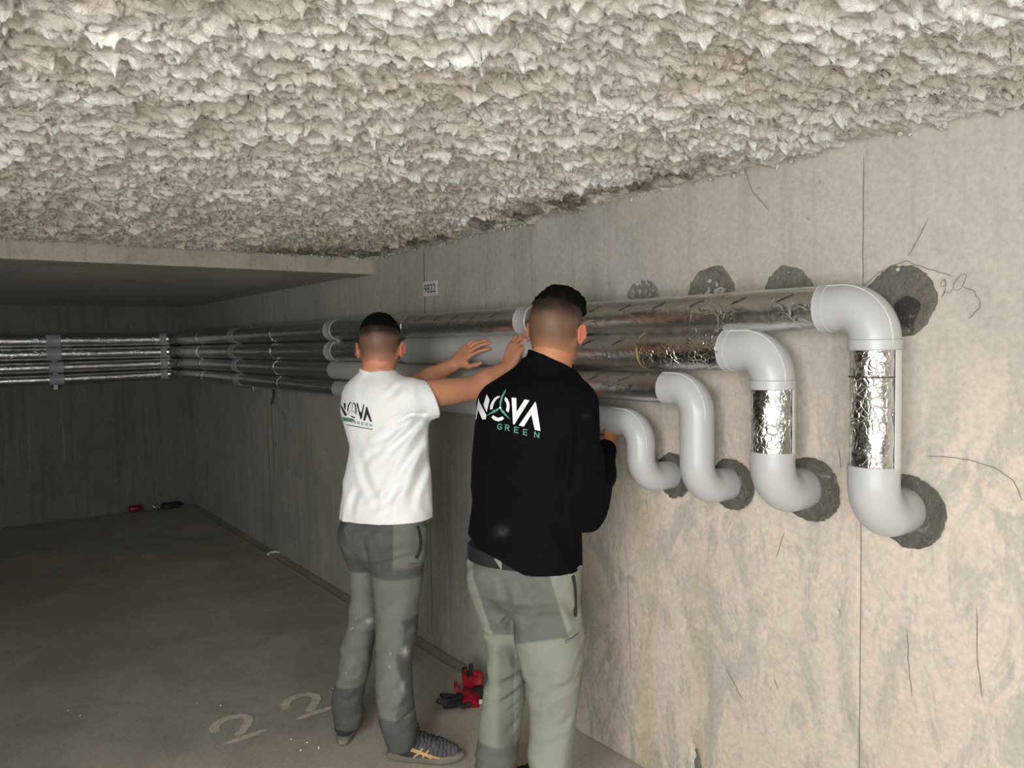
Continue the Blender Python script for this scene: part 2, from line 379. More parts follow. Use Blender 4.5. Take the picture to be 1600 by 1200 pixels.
# ribbons: cracks, scratches, pencil marks on the wall
def ribbon(bm, pts, wdt, nrm, lift=.0012):
    pts = [V(p) for p in pts]; nrm = V(nrm)
    vs = []
    for i, p in enumerate(pts):
        d = (pts[min(i + 1, len(pts) - 1)] - pts[max(i - 1, 0)]).normalized(); s = d.cross(nrm).normalized()
        ww = wdt * (1 if 0 < i < len(pts) - 1 else .4)
        vs.append((bm.verts.new(p + nrm * lift + s * ww / 2), bm.verts.new(p + nrm * lift - s * ww / 2)))
    for a, b in zip(vs, vs[1:]): bm.faces.new((a[0], b[0], b[1], a[1]))
def wall_line(pxs, jitter=.0015, n=5):
    out = []
    for (a, b) in zip(pxs, pxs[1:]):
        for k in range(n):
            q = (a[0] + (b[0] - a[0]) * k / n, a[1] + (b[1] - a[1]) * k / n); p = on(q[0], q[1], 0, WX - .002)
            out.append(V(p) + V((0, random.uniform(-1, 1) * jitter, random.uniform(-1, 1) * jitter)))
    out.append(V(on(*pxs[-1], 0, WX - .002))); return out
cracks = [[(1448, 712), (1485, 714), (1530, 722), (1562, 735), (1585, 752), (1598, 782)], [(1340, 455), (1375, 425), (1415, 408), (1450, 420), (1490, 432)],
          [(1418, 985), (1420, 1040), (1425, 1088)], [(1527, 950), (1528, 1040), (1535, 1090)], [(1213, 870), (1226, 830)], [(1311, 700), (1314, 735)],
          [(1420, 400), (1450, 345)], [(1160, 255), (1176, 300), (1202, 328)], [(1180, 295), (1190, 293)], [(1280, 280), (1283, 288)], [(1210, 1060), (1216, 1078)],
          [(1262, 340), (1265, 344)], [(1010, 780), (1012, 800)], [(323, 715), (324, 772)], [(423, 620), (427, 700), (428, 760)], [(1135, 1045), (1160, 1092)], [(1505, 448), (1521, 454), (1530, 468)], [(1531, 469), (1531, 482), (1524, 488), (1514, 498)],
          [(980, 900), (987, 1060)], [(440, 640), (446, 655)], [(430, 690), (433, 697)]]
for c in cracks:
    bm = bmesh.new(); ribbon(bm, wall_line(c), .0019 if c[0][0] > 900 else .007, (-1, 0, 0)); bm_obj('crack', bm, M['crack'], wr)
for j in JOINTS:
    bm = bmesh.new(); ribbon(bm, [V((WX - .001, j + random.uniform(-1, 1) * .0012, z)) for z in np.linspace(.01, 2.12, 40)], .0022 if j < 2 else .006, (-1, 0, 0)); bm_obj('panel_joint', bm, M['crack'], wr)
# pencilled 120 high on the wall at the right
bm = bmesh.new(); s = 1 / 7.5
def cp(L): return [(1440 + x * s, 400 + y * s) for x, y in L]
for L in ([(148, 350), (160, 450), (185, 570)], [(265, 270), (230, 310), (235, 355), (270, 360), (290, 300), (270, 270), (290, 340), (275, 415), (235, 495), (275, 415), (335, 435), (365, 395)],
          [(490, 210), (430, 255), (380, 330), (375, 390), (420, 410), (470, 375), (510, 290), (530, 225), (495, 208)]):
    ribbon(bm, wall_line(cp(L), 0, 3), .0014, (-1, 0, 0), .002)
bm_obj('pencil_mark', bm, M['crack'], wr)

# mortar rings round the four pipe penetrations, filled core holes above the top pipe
def mortar_patch(y, z, r, tint, rin=0, sx=1.0, sz=1.0, depth=.004, seed=0):
    nr, na = 16, 72; vs = []; rs = np.random.RandomState(seed); ph = rs.rand() * 50
    for i in range(nr + 1):
        t = i / nr
        for k in range(na):
            a = 2 * PI * k / na
            rr = r * (t if not rin else rin / r + (1 - rin / r) * t)
            nz = float(fbm(np.array([math.cos(a) * 3 + ph]), np.array([math.sin(a) * 3]), np.array([0.]), 4)[0])
            rr *= 1 + .07 * nz * t
            yy = y + rr * math.cos(a) * sx; zz = z + rr * math.sin(a) * sz
            n = float(fbm(np.array([yy * 60.]), np.array([zz * 60.]), np.array([ph]), 3)[0])
            x = WX - .003 - .0025 * n - .005 * math.exp(-((t - .88) / .10) ** 2) * (.5 + n) - depth * (1 - t)
            if t == 1: x = WX + .003
            vs.append((x, yy, zz))
    q = [(i * na + k, (i + 1) * na + k, (i + 1) * na + (k + 1) % na, i * na + (k + 1) % na) for i in range(nr) for k in range(na)]
    me = mesh_np('mortar_patch', vs, q); set_tint(me, np.tile(np.array(tint), (len(vs), 1)))
    return link('mortar_patch', me, M['mortar'], wr)
for i, (y, z, r, ri) in enumerate(HOLES):
    mortar_patch(y, z, r, (.17, .158, .135), 0.02, 1.0, 1.0, -.018, i)
for i, (px, py, r, c) in enumerate([(1404, 472, .100, (.21, .195, .165)), (1232, 460, .088, (.27, .26, .225)), (1112, 462, .10, (.25, .23, .195)), (1005, 470, .080, (.30, .29, .255))]):
    p = on(px, py, 0, WX); mortar_patch(p[1], p[2], r, c, 0.003, 1.0, 1.0, -.001, 20 + i)
# dark patch, painted shade inside the hole right of the big elbow
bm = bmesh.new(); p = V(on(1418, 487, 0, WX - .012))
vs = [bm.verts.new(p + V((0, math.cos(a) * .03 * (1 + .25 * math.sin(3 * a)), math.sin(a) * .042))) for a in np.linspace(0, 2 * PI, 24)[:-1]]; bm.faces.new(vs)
bm_obj('hole_shadow_recess', bm, M['mortar'], wr).name = 'hole_shade'; set_tint(bpy.data.objects['hole_shade'].data, np.tile([.06, .055, .05], (23, 1)))

# ------------------------------------------------------------------ tubes
def sweep(name, pts, rad, mat, parent=None, seg=48, crinkle=0.0, seed=0, closed_caps=True, smooth=True, arc0=0, arc1=2 * PI, thick=0):
    pts = [V(p) for p in pts]; n = len(pts); rads = rad if hasattr(rad, '__len__') else [rad] * n
    T = [(pts[min(i + 1, n - 1)] - pts[max(i - 1, 0)]).normalized() for i in range(n)]
    up = V((0, 0, 1)) if abs(T[0].z) < .9 else V((1, 0, 0))
    N = (up - T[0] * up.dot(T[0])).normalized(); vs = []
    for i in range(n):
        if i: N = (N - T[i] * N.dot(T[i])).normalized()
        B = T[i].cross(N)
        for k in range(seg):
            a = 2 * PI * k / seg; vs.append(pts[i] + (N * math.cos(a) + B * math.sin(a)) * rads[i])
    vs = np.array([tuple(v) for v in vs])
    if crinkle:
        c = fbm(vs[:, 0] * 26 + seed, vs[:, 1] * 26, vs[:, 2] * 26, 4, .6)
        ctr = np.repeat(np.array([tuple(p) for p in pts]), seg, 0); d = vs - ctr; d /= np.linalg.norm(d, axis=1)[:, None]
        vs = vs + d * (c * crinkle)[:, None]
    i = np.arange(n * seg).reshape(n, seg); j = np.roll(i, -1, 1)
    q = np.stack([i[:-1], i[1:], j[1:], j[:-1]], -1).reshape(-1, 4)
    me = mesh_np(name, vs, q)
    if closed_caps:
        b = bmesh.new(); b.from_mesh(me); b.verts.ensure_lookup_table()
        for ring in (range(seg), range((n - 1) * seg, n * seg)):
            try: b.faces.new([b.verts[k] for k in ring])
            except ValueError: pass
        bmesh.ops.recalc_face_normals(b, faces=b.faces); b.to_mesh(me); b.free()
    o = link(name, me, mat, parent, False)
    if smooth:
        me.shade_smooth()
        bb = bmesh.new(); bb.from_mesh(me)
        for e in bb.edges:
            if len(e.link_faces) == 2 and e.calc_face_angle(0) > .8: e.smooth = False
        bb.to_mesh(me); bb.free()
    return o
def seg_pts(a, b, h=.02):
    a = V(a); b = V(b); n = max(2, int((b - a).length / h) + 1); return [a.lerp(b, i / (n - 1)) for i in range(n)]
def arc_pts(c, a, b, R, n=22):
    """corner at c, arriving from a, leaving to b, bend radius R"""
    c = V(c); da = (V(a) - c).normalized(); db = (V(b) - c).normalized(); o = c + (da + db) * R
    return [o - (db * math.cos(t) + da * math.sin(t)) * R for t in [PI / 2 * i / (n - 1) for i in range(n)]]
AX = 1.94; AYB = 8.28
def band(o_name, a, b, r, mat, parent, bead=True):
    L = (V(b) - V(a)).length; pts = [V(a).lerp(V(b), t) for t in (0, .04, .08, .5, .92, .96, 1)]
    rr = [r + .0005, r + .0035, r + .002, r + .002, r + .002, r + .0035, r + .0005]
    return sweep(o_name, pts, rr, mat, parent, 56)
NAMES = ['topmost foil-wrapped pipe with the largest grey elbow at the right', 'second foil-wrapped pipe down, its crumpled foil gap between two grey elbows',
         'third pipe down, foil run ending in an all-grey plastic drop', 'lowest pipe, all grey plastic drop beside the black-jacketed worker']
#        zr (at the right), zl (further), yv (vertical drop), zb (bottom), radius, foil end, rb
PIPES = [(1.699, 1.714, 1.036, 1.147, .0605, .0630), (1.586, 1.587, 1.340, 1.163, .0600, .0630), (1.461, 1.472, 1.620, 1.138, .0525, .0550), (1.333, 1.363, 1.868, 1.137, .0485, .0505)]
for ip, (zr, zl, yv, zb, r, rp) in enumerate(PIPES):
    root = empty('insulated_pipe', (AX, yv, zb), NAMES[ip], 'pipe', 'insulated pipes run along the concrete walls')
    def A(o): return adopt(o, root)
    def zz(y): return zr + (zl - zr) * min(1, max(0, (y - yv) / (3.0)))
    R = rp + .023; LE = (.138, .151, .131, .125)[ip]
    hp = lambda y: V((AX, y, zz(y)))
    # top elbow: long collar, bend, collar
    path = [V((AX, yv + LE - .004, zr))] + arc_pts((AX, yv, zr), (AX, yv + 1, zr), (AX, yv, zr - 1), R) + [V((AX, yv, zr - R - .012))]
    top_end = zr - R - .012
    if ip < 2:
        A(sweep('elbow_cover', path, rp, M['pvc'], None, 64))
        A(band('elbow_collar', (AX, yv, top_end + .012), (AX, yv, top_end - .016), rp, M['pvc'], None))
        A(band('elbow_collar', (AX, yv + LE - .022, zr), (AX, yv + LE + .004, zr), rp - .0005, M['pvc'], None))
    else:
        A(sweep('elbow_cover', path, rp, M['pvc'], None, 64))
    # lap seam on the outer bend
    sp = []
    for p, q in zip(path, path[1:] + [path[-1] + (path[-1] - path[-2])]):
        t = (q - p).normalized(); outw = V((0, -t.z if False else 0, 0)); nrm = V((1, 0, 0)).cross(t) * 1.0
        if nrm.dot(p - V((AX, yv + R, zr - R))) < 0: nrm = -nrm
        sp.append(p + (nrm.normalized() * .93 + V((-.37, 0, 0))) * (rp + .0004))
    A(sweep('lap_seam', sp, .0018, M['pvc_edge'], None, 8))
    # vertical
    bot_start = {0: 1.283, 1: 1.288, 2: top_end, 3: top_end}[ip]
    vtop = top_end - .014
    if ip < 2:
        A(sweep('foil_sleeve', seg_pts((AX, yv, vtop + .01), (AX, yv, bot_start - .01), .004), rp - .0035, M['foil_crumpled'], None, 96, .0016, ip * 7))
        # bare plastic strip left open along the wall side
        b = bmesh.new(); a0, a1 = (-.72, .15) if ip == 0 else (-.42, .1); rows = []
        # angle measured from +X (wall) towards -Y (right of picture)
        for zq in np.linspace(bot_start - .004, vtop + .004, 14):
            row = []
            for t in np.linspace(a0, a1, 10):
                th = -PI / 2 + .0 - t if False else t - 1.05
                rr_ = rp + .0008
                row.append((b.verts.new((AX + rr_ * math.cos(th), yv + rr_ * math.sin(th), zq)), b.verts.new((AX + (rr_ - .002) * math.cos(th), yv + (rr_ - .002) * math.sin(th), zq))))
            rows.append(row)
        for r0, r1 in zip(rows, rows[1:]):
            for k in range(9):
                b.faces.new((r0[k][0], r0[k + 1][0], r1[k + 1][0], r1[k][0])); b.faces.new((r0[k][1], r1[k][1], r1[k + 1][1], r0[k + 1][1]))
            b.faces.new((r0[0][0], r1[0][0], r1[0][1], r0[0][1])); b.faces.new((r0[9][0], r0[9][1], r1[9][1], r1[9][0]))
        A(bm_obj('plastic_strip', b, M['pvc_edge'], None, False))
        if ip == 0:
            A(sweep('foil_joint', [(AX, yv, 1.518), (AX, yv, 1.5165), (AX, yv, 1.515)], [rp - .001, rp - .0005, rp - .001], M['tape'], None, 64))
    else:
        A(sweep('straight_cover', seg_pts((AX, yv, top_end + .002), (AX, yv, zb + rp + .03), .05), rp - .0002, M['pvc'], None, 64))
    # bottom elbow into the wall
    Rb = rp + .030
    pth = seg_pts((AX, yv, (bot_start + .002) if ip < 2 else zb + rp + .032), (AX, yv, zb + Rb + .001), .03) + arc_pts((AX, yv, zb), (AX, yv, zb + 1), (AX + 1, yv, zb), Rb) + [V((WX + .01, yv, zb))]
    A(sweep('elbow_cover', pth, rp + (.0008 if ip < 2 else .0), M['pvc'], None, 64))
    # horizontal run along the wall: list of (y0, y1, type)
    h0 = yv + LE
    runs = {0: [(h0, 2.44, 'foil'), (2.44, 2.52, 'band'), (2.52, 4.36, 'foil'), (4.36, 4.46, 'band'), (4.46, 6.28, 'foil'), (6.28, 6.42, 'band'), (6.42, 8.10, 'foil')],
            1: [(h0, 1.822, 'fat'), (1.822, 2.30, 'foil'), (2.30, 3.49, 'pvcfat'), (3.49, 4.36, 'foil'), (4.36, 4.46, 'band'), (4.46, 6.28, 'foil'), (6.28, 6.42, 'band'), (6.42, 8.10, 'foil')],
            2: [(h0, 2.40, 'foil'), (2.40, 4.43, 'pvc'), (4.43, 6.25, 'foil'), (6.25, 6.36, 'band'), (6.36, 8.10, 'foil')],
            3: [(h0, 4.38, 'pvc'), (4.38, 6.22, 'foil'), (6.22, 6.33, 'band'), (6.33, 8.10, 'foil')]}[ip]
    for y0, y1, ty in runs:
        a, b_ = hp(y0), hp(y1)
        if ty in ('foil', 'fat'):
            rr = r if ty == 'foil' else r + .0035
            A(sweep('foil_sleeve', seg_pts(a - V((0, .004, 0)), b_ + V((0, .004, 0)), .008 if y0 < 4 else .03), rr, M['foil_crumpled'] if ty == 'fat' else M['foil'], None, 64, .0010, ip * 9 + y0))
            if ty == 'fat': A(sweep('wool_edge', [b_ - V((0, .001, 0)), b_ + V((0, .0045, 0))], [rr + .0008, rr + .0004], M['wool'], None, 64))
            # circumferential tape creases each metre
            yy = y0 + .95
            while yy < y1 - .2 and y0 > 1.0:
                A(sweep('seam_tape', [hp(yy), hp(yy + .03), hp(yy + .06)], [rr + .0012] * 3, M['foil_crumpled'], None, 64, .0014, yy)); yy += 1.0
        elif ty == 'band': A(band('joint_band', a, b_, r, M['pvc'], None))
        else:
            A(sweep('straight_cover', seg_pts(a - V((0, .002, 0)), b_, .05), rp + (.003 if ty == 'pvcfat' else 0), M['pvc'], None, 64))
    if ip == 2 or ip == 3 or ip == 0: pass
    # bend in the corner and run along the end wall
    zc = zl; c = V((AX, AYB, zc))
    A(sweep('bend', [V((AX, 8.098, zc))] + arc_pts(c, (AX, 0, zc), (0, AYB, zc), .14) + [V((AX - .17, AYB, zc))], r, M['foil_crumpled'], None, 48, .001, ip))
    zf = [1.706, 1.585, 1.459, 1.344][ip]; fp = lambda x: V((x, AYB, zc + (zf - zc) * (AX - x) / 1.5 if x > .44 else zf))
    A(band('joint_band', fp(1.86), fp(1.76), r, M['pvc'], None))
    A(sweep('foil_sleeve', seg_pts(fp(1.775), fp(.90), .03), r, M['foil'], None, 48, .001, ip))
    A(band('joint_band', fp(.905 + (.015 if ip > 1 else 0)), fp(.785 + (.015 if ip > 1 else 0)), r, M['pvc'], None))
    A(sweep('foil_sleeve', seg_pts(fp(.80), V((LX + .02, AYB, zf)), .04), r, M['foil'], None, 48, .001, ip + 3))
    # printed diagonal product marks on the foil: short illegible dark lines
    if ip < 3:
        for y in np.arange(h0 + .09 + .03 * ip, 4.3, .155):
            if any(a < y + .04 and y - .04 < b for a, b, ty in runs if ty not in ('foil', 'fat')) or (ip == 1 and y < 1.85): continue
            mk = bmesh.new(); n = 6; prev = None
            for row in range(n + 1):
                t = row / n; yy = y + .024 - .048 * t; rr = r + .0024; pair = []
                for wv in (-1, 1):
                    th = .34 + .36 * t + wv * .028; p = hp(yy); pair.append(mk.verts.new((AX - rr * math.cos(th), yy, p.z + rr * math.sin(th))))
                if prev: mk.faces.new((prev[0], prev[1], pair[1], pair[0]))
                prev = pair
            A(bm_obj('printed_mark', mk, M['ink'], None, False))

# brackets: bolted channel ends under the pipes
def bracket(loc, wallaxis, label):
    root = empty('pipe_bracket', loc, label, 'bracket', 'steel pipe brackets'); x, y, z = loc
    b = bmesh.new()
    if wallaxis == 'Y': box_bm(b, (x - .02, y - .02, z - .02), (x + .02, BY, z + .50), .003)
    else: box_bm(b, (x, y - .02, z - .02), (WX, y + .02, z + .50), .003)
    adopt(bm_obj('channel', b, M['steel']), root)
    b = bmesh.new(); m = Matrix.Translation(V(loc) + (V((0, -.026, .006)) if wallaxis == 'Y' else V((-.006, 0, .006)))) @ Matrix.Rotation(PI / 2, 4, 'X' if wallaxis == 'Y' else 'Y')
    bmesh.ops.create_cone(b, cap_ends=True, segments=6, radius1=.013, radius2=.013, depth=.012, matrix=m); adopt(bm_obj('bolt', b, M['steel']), root)
    return root
bracket((.85, 8.30, 1.272), 'Y', 'steel support channel behind the grey bands on the dark end wall')
br = bracket((2.0, 6.20, 1.29), 'X', 'steel support channel under the pipes on the long right-hand wall')
adopt(sweep('hook', [(2.0, 6.23, 1.292), (1.97, 6.33, 1.292), (1.965, 6.36, 1.30)], .004, M['steel'], None, 8), br)
rt = empty('wall_hook', tuple(V(on(427, 620, 0, WX))), 'small dark hook on the wall beside the lower bracket', 'hook')
adopt(sweep('shank', [V(on(427, 606, 0, WX - .01)), V(on(427, 620, 0, WX - .03)), V(on(424, 632, 0, WX - .035))], .006, M['darkgrey'], None, 8), rt)

# label plate 9822
def text_mesh(s, size, font_scale=1.0):
    cu = bpy.data.curves.new('t', 'FONT'); cu.body = s; cu.size = size; cu.align_x = 'CENTER'; cu.align_y = 'CENTER'
    o = bpy.data.objects.new('t', cu); COL.objects.link(o); bpy.context.view_layer.update()
    me = bpy.data.meshes.new_from_object(o.evaluated_get(bpy.context.evaluated_depsgraph_get())); bpy.data.objects.remove(o); bpy.data.curves.remove(cu); return me
c = V((WX - .003, 3.503, 1.911)); root = empty('number_plate', tuple(c), 'small white number plate high on the concrete wall', 'sign')
b = bmesh.new(); box_bm(b, (WX - .005, 3.434, 1.873), (WX + .002, 3.572, 1.949), .001); adopt(bm_obj('plate', b, M['label']), root)
tm = text_mesh('9822', .064); tm.transform(Matrix(((0, 0, -1, WX - .0062), (-.93, 0, 0, 3.503), (0, 1.0, 0, 1.909), (0, 0, 0, 1))))
adopt(link('number_text', tm, M['ink'], None, False), root)

# faded bay number on the floor
bm2 = bmesh.new()
def two(ox, oy):
    L = [(-.080, .115), (-.078, .16), (-.05, .195), (0, .21), (.05, .195), (.068, .155), (.055, .115), (.02, .07), (-.02, .03)]
    for pl, wd in ((L, .040), ([(-.085, .0), (.10, .008)], .036)):
        rib = [V((ox + x, oy + y, 0)) for x, y in pl]; fine = []
        for a, b3 in zip(rib, rib[1:]): fine += [a.lerp(b3, k / 4) for k in range(4)]
        fine.append(rib[-1]); fine = [V((p.x, p.y, float(floor_fn(np.array([p.x]), np.array([p.y]))[0, 2]))) for p in fine]
        ribbon(bm2, fine, wd, (0, 0, 1), .0035)
two(.94, 3.175); two(1.255, 3.19)
o = bm_obj('painted_number', bm2, M['paint'], fl)
# ------------------------------------------------------------------ implicit surfaces for people and cloth
class Field:
    def __init__(s, lo, hi, h):
        s.lo = np.array(lo, np.float32); s.h = h; s.n = [int(math.ceil((hi[i] - lo[i]) / h)) + 1 for i in range(3)]
        s.D = np.full(s.n, .06, np.float32)
    def region(s, lo, hi):
        a = [max(0, int((lo[i] - s.lo[i]) / s.h)) for i in range(3)]; b = [min(s.n[i], int((hi[i] - s.lo[i]) / s.h) + 2) for i in range(3)]
        if any(a[i] >= b[i] for i in range(3)): return None, None
        sl = tuple(slice(a[i], b[i]) for i in range(3))
        g = np.meshgrid(*[s.lo[i] + s.h * np.arange(a[i], b[i], dtype=np.float32) for i in range(3)], indexing='ij')
        return sl, g
    def add(s, fn, lo, hi, k=.01, mg=.05):
        sl, g = s.region([x - mg for x in lo], [x + mg for x in hi])
        if sl is None: return
        d = fn(*g).astype(np.float32); D = s.D[sl]
        h = np.clip(.5 + .5 * (D - d) / k, 0, 1); s.D[sl] = D + (d - D) * h - k * h * (1 - h)
    def cap(s, a, b, ra, rb, k=.01):
        a = np.array(a, float); b = np.array(b, float); ab = b - a; L2 = max(1e-9, ab @ ab)
        def fn(x, y, z):
            t = np.clip(((x - a[0]) * ab[0] + (y - a[1]) * ab[1] + (z - a[2]) * ab[2]) / L2, 0, 1)
            return np.sqrt((x - a[0] - t * ab[0]) ** 2 + (y - a[1] - t * ab[1]) ** 2 + (z - a[2] - t * ab[2]) ** 2) - (ra + (rb - ra) * t)
        r = max(ra, rb); s.add(fn, np.minimum(a, b) - r, np.maximum(a, b) + r, k)
    def chain(s, pts, rs, k=.012):
        for i in range(len(pts) - 1): s.cap(pts[i], pts[i + 1], rs[i], rs[i + 1], k)
    def ell(s, c, ax, R, k=.01):
        """ellipsoid centre c, semi axes ax along the rows of R"""
        c = np.array(c, float); R = np.array(R)
        def fn(x, y, z):
            q = [((x - c[0]) * R[i][0] + (y - c[1]) * R[i][1] + (z - c[2]) * R[i][2]) / ax[i] for i in range(3)]
            k0 = np.sqrt(q[0] ** 2 + q[1] ** 2 + q[2] ** 2); k1 = np.sqrt((q[0] / ax[0]) ** 2 + (q[1] / ax[1]) ** 2 + (q[2] / ax[2]) ** 2)
            return k0 * (k0 - 1) / np.maximum(k1, 1e-6)
        m = max(ax); s.add(fn, c - m, c + m, k)
    def loft(s, rows, k=.02, n=2.3, capr=0):
        """rows: (z, cx, cy, half width, half depth, yaw) ; yaw = facing angle from +Y towards +X"""
        rows = sorted(rows); R = np.array(rows, float); z = R[:, 0]
        zz = np.linspace(z[0], z[-1], 160); I = np.array([np.interp(zz, z, R[:, i]) for i in range(1, 6)])
        ker = np.hanning(13); ker /= ker.sum(); pad = np.pad(I, ((0, 0), (6, 6)), 'edge'); I = np.array([np.convolve(r, ker, 'valid') for r in pad])
        def fn(x, y, z_):
            cx, cy, a, b, w = [np.interp(z_[0, 0, :], zz, I[i])[None, None, :] for i in range(5)]
            dx = x - cx; dy = y - cy; sn = np.sin(w); cs = np.cos(w)
            u = dx * cs - dy * sn; v = dx * sn + dy * cs
            r = (np.abs(u / a) ** n + np.abs(v / b) ** n) ** (1 / n)
            d = (r - 1) * np.minimum(a, b)
            return np.maximum(d, np.maximum(z_ - zz[-1], zz[0] - z_))
        m = max(R[:, 3].max(), R[:, 4].max())
        s.add(fn, (R[:, 1].min() - m, R[:, 2].min() - m, z[0]), (R[:, 1].max() + m, R[:, 2].max() + m, z[-1]), k)
    def cut(s, p, nrm):
        """keep the half space behind nrm"""
        g = np.meshgrid(*[s.lo[i] + s.h * np.arange(s.n[i], dtype=np.float32) for i in range(3)], indexing='ij')
        d = (g[0] - p[0]) * nrm[0] + (g[1] - p[1]) * nrm[1] + (g[2] - p[2]) * nrm[2]
        s.D = np.maximum(s.D, d.astype(np.float32))
    def displace(s, fn, band=.03):
        idx = np.nonzero(np.abs(s.D) < band); x, y, z = [s.lo[i] + s.h * idx[i].astype(np.float32) for i in range(3)]
        s.D[idx] += fn(x, y, z).astype(np.float32)
    def mesh(s, name, smooth=1):
        D = s.D.copy()
        D[0] = D[-1] = .02; D[:, 0] = D[:, -1] = .02; D[:, :, 0] = D[:, :, -1] = .02
        D[D == 0] = 1e-6; N = D < 0
        cnt = sum(N[i:N.shape[0] - 1 + i, j:N.shape[1] - 1 + j, k:N.shape[2] - 1 + k].astype(np.int8) for i in (0, 1) for j in (0, 1) for k in (0, 1))
        act = (cnt > 0) & (cnt < 8); ci = np.argwhere(act); ids = np.full(act.shape, -1, np.int32); ids[act] = np.arange(len(ci))
        acc = np.zeros((len(ci), 3)); num = np.zeros(len(ci))
        crn = [(i, j, k) for i in (0, 1) for j in (0, 1) for k in (0, 1)]
        for a in crn:
            for ax in range(3):
                if a[ax]: continue
                b = list(a); b[ax] = 1
                da = D[ci[:, 0] + a[0], ci[:, 1] + a[1], ci[:, 2] + a[2]]; db = D[ci[:, 0] + b[0], ci[:, 1] + b[1], ci[:, 2] + b[2]]
                m = (da < 0) != (db < 0); t = np.where(m, da / np.where(m, da - db, 1), 0)
                p = np.tile(np.array(a, float), (len(ci), 1)); p[:, ax] += t
                acc[m] += p[m]; num[m] += 1
        co = (ci + acc / num[:, None]) * s.h + s.lo
        qs = []
        for ax in range(3):
            o1, o2 = [(1, 2), (2, 0), (0, 1)][ax]
            A = [slice(None)] * 3; B = [slice(None)] * 3; A[ax] = slice(0, -1); B[ax] = slice(1, None)
            ch = N[tuple(A)] != N[tuple(B)]; e = np.argwhere(ch); e = e[(e[:, o1] > 0) & (e[:, o2] > 0) & (e[:, o1] < N.shape[o1] - 1) & (e[:, o2] < N.shape[o2] - 1)]
            def cell(d1, d2):
                c = e.copy(); c[:, o1] -= d1; c[:, o2] -= d2; return ids[c[:, 0], c[:, 1], c[:, 2]]
            q = np.stack([cell(1, 1), cell(0, 1), cell(0, 0), cell(1, 0)], -1)
            fl_ = ~N[tuple(e.T)]; q[fl_] = q[fl_][:, ::-1]; qs.append(q)
        Q = np.concatenate(qs); Q = Q[(Q >= 0).all(1)]
        for _ in range(smooth):
            sm = np.zeros_like(co); n = np.zeros(len(co))
            for i in range(4):
                a, b = Q[:, i], Q[:, (i + 1) % 4]
                for c_ in range(3): sm[:, c_] += np.bincount(a, co[b, c_], len(co)) + np.bincount(b, co[a, c_], len(co))
                n += np.bincount(a, minlength=len(co)) + np.bincount(b, minlength=len(co))
            co = co * .5 + .5 * sm / np.maximum(n, 1)[:, None]
        return mesh_np(name, co, Q), co
def frame(yaw, pitch=0., roll=0.):
    """rows: right, forward, up for a facing angle measured from +Y towards +X"""
    f = np.array([math.sin(yaw), math.cos(yaw), 0]); r = np.array([math.cos(yaw), -math.sin(yaw), 0]); u = np.array([0, 0, 1.])
    f, u = f * math.cos(pitch) - u * math.sin(pitch), u * math.cos(pitch) + f * math.sin(pitch)
    r, u = r * math.cos(roll) - u * math.sin(roll), u * math.cos(roll) + r * math.sin(roll)
    return np.array([r, f, u])
VIEW = math.atan2(FW[0], FW[1])
def rows_px(rows, dep0, ratio, yaw):
    """silhouette rows (py, xl, xr[, dep[, ratio]]) of a limb or trunk turned by yaw -> world cross sections"""
    out = []
    for r in rows:
        py, xl, xr = r[:3]; dep = r[3] if len(r) > 3 else dep0; ra = r[4] if len(r) > 4 else ratio
        c = P((xl + xr) / 2, py, dep); sil = (xr - xl) / 2 * dep / FL; d = yaw - VIEW - math.atan(((xl + xr) / 2 - 800) / FL)
        W = sil / math.sqrt(math.cos(d) ** 2 + (ra * math.sin(d)) ** 2)
        out.append((c[2], c[0], c[1], W, W * ra, yaw))
    return out
def hand(F, wrist, D, N, left, curl=(.5, .5, .5, .5), thumb=.5, spread=.12, sc=1.0, rw=.027):
    """wrist point, direction D to the knuckles, N = back of the hand"""
    W = np.array(wrist, float); D = np.array(D, float); D /= np.linalg.norm(D); N = np.array(N, float); N -= D * (N @ D); N /= np.linalg.norm(N)
    T = np.cross(N, D) * (1 if left else -1)      # towards the thumb: for a right hand, palm down and pointing away, the thumb is on the left
    T = -T
    kn = []
    for i, (o, l, r) in enumerate(((.031, .088, .0115), (.010, .091, .012), (-.011, .086, .0115), (-.030, .076, .0105))):
        base = W + T * o * .55 * sc; k = W + (D * l + T * o) * sc; F.cap(base, k, .016 * sc, r * sc, .014); kn.append(k)
    F.cap(W + T * .012 * sc + D * .02 * sc - N * .006, W + T * .02 * sc + D * .05 * sc - N * .008, .016 * sc, .014 * sc, .015)
    for i, k in enumerate(kn):
        L = [(.044, .027, .021), (.048, .031, .022), (.045, .029, .022), (.035, .021, .019)][i]; r0 = [.0092, .0094, .009, .008][i] * sc
        ang = 0; p = k; lat = T * [1, .33, -.33, -1][i] * spread
        for j, l in enumerate(L):
            ang += curl[i] * (.75, 1.0, .7)[j]
            d = (D + lat) * math.cos(ang) - N * math.sin(ang); d /= np.linalg.norm(d); q = p + d * l * sc
            F.cap(p, q, r0 * (1 - .07 * j), r0 * (.94 - .08 * j), .004); p = q
    b0 = W + T * .020 * sc + D * .022 * sc - N * .004; d1 = D * .62 + T * (.78 - .3 * thumb) - N * (.3 + .5 * thumb); d1 /= np.linalg.norm(d1); b1 = b0 + d1 * .042 * sc
    d2 = D * .85 + T * (.4 - .5 * thumb) - N * (.3 + .5 * thumb); d2 /= np.linalg.norm(d2); b2 = b1 + d2 * .034 * sc; b3 = b2 + (d2 * .8 + D * .3) * .024 * sc
    F.cap(b0, b1, .0145 * sc, .0115 * sc, .012); F.cap(b1, b2, .0112 * sc, .0102 * sc, .004); F.cap(b2, b3, .0102 * sc, .0085 * sc, .004)
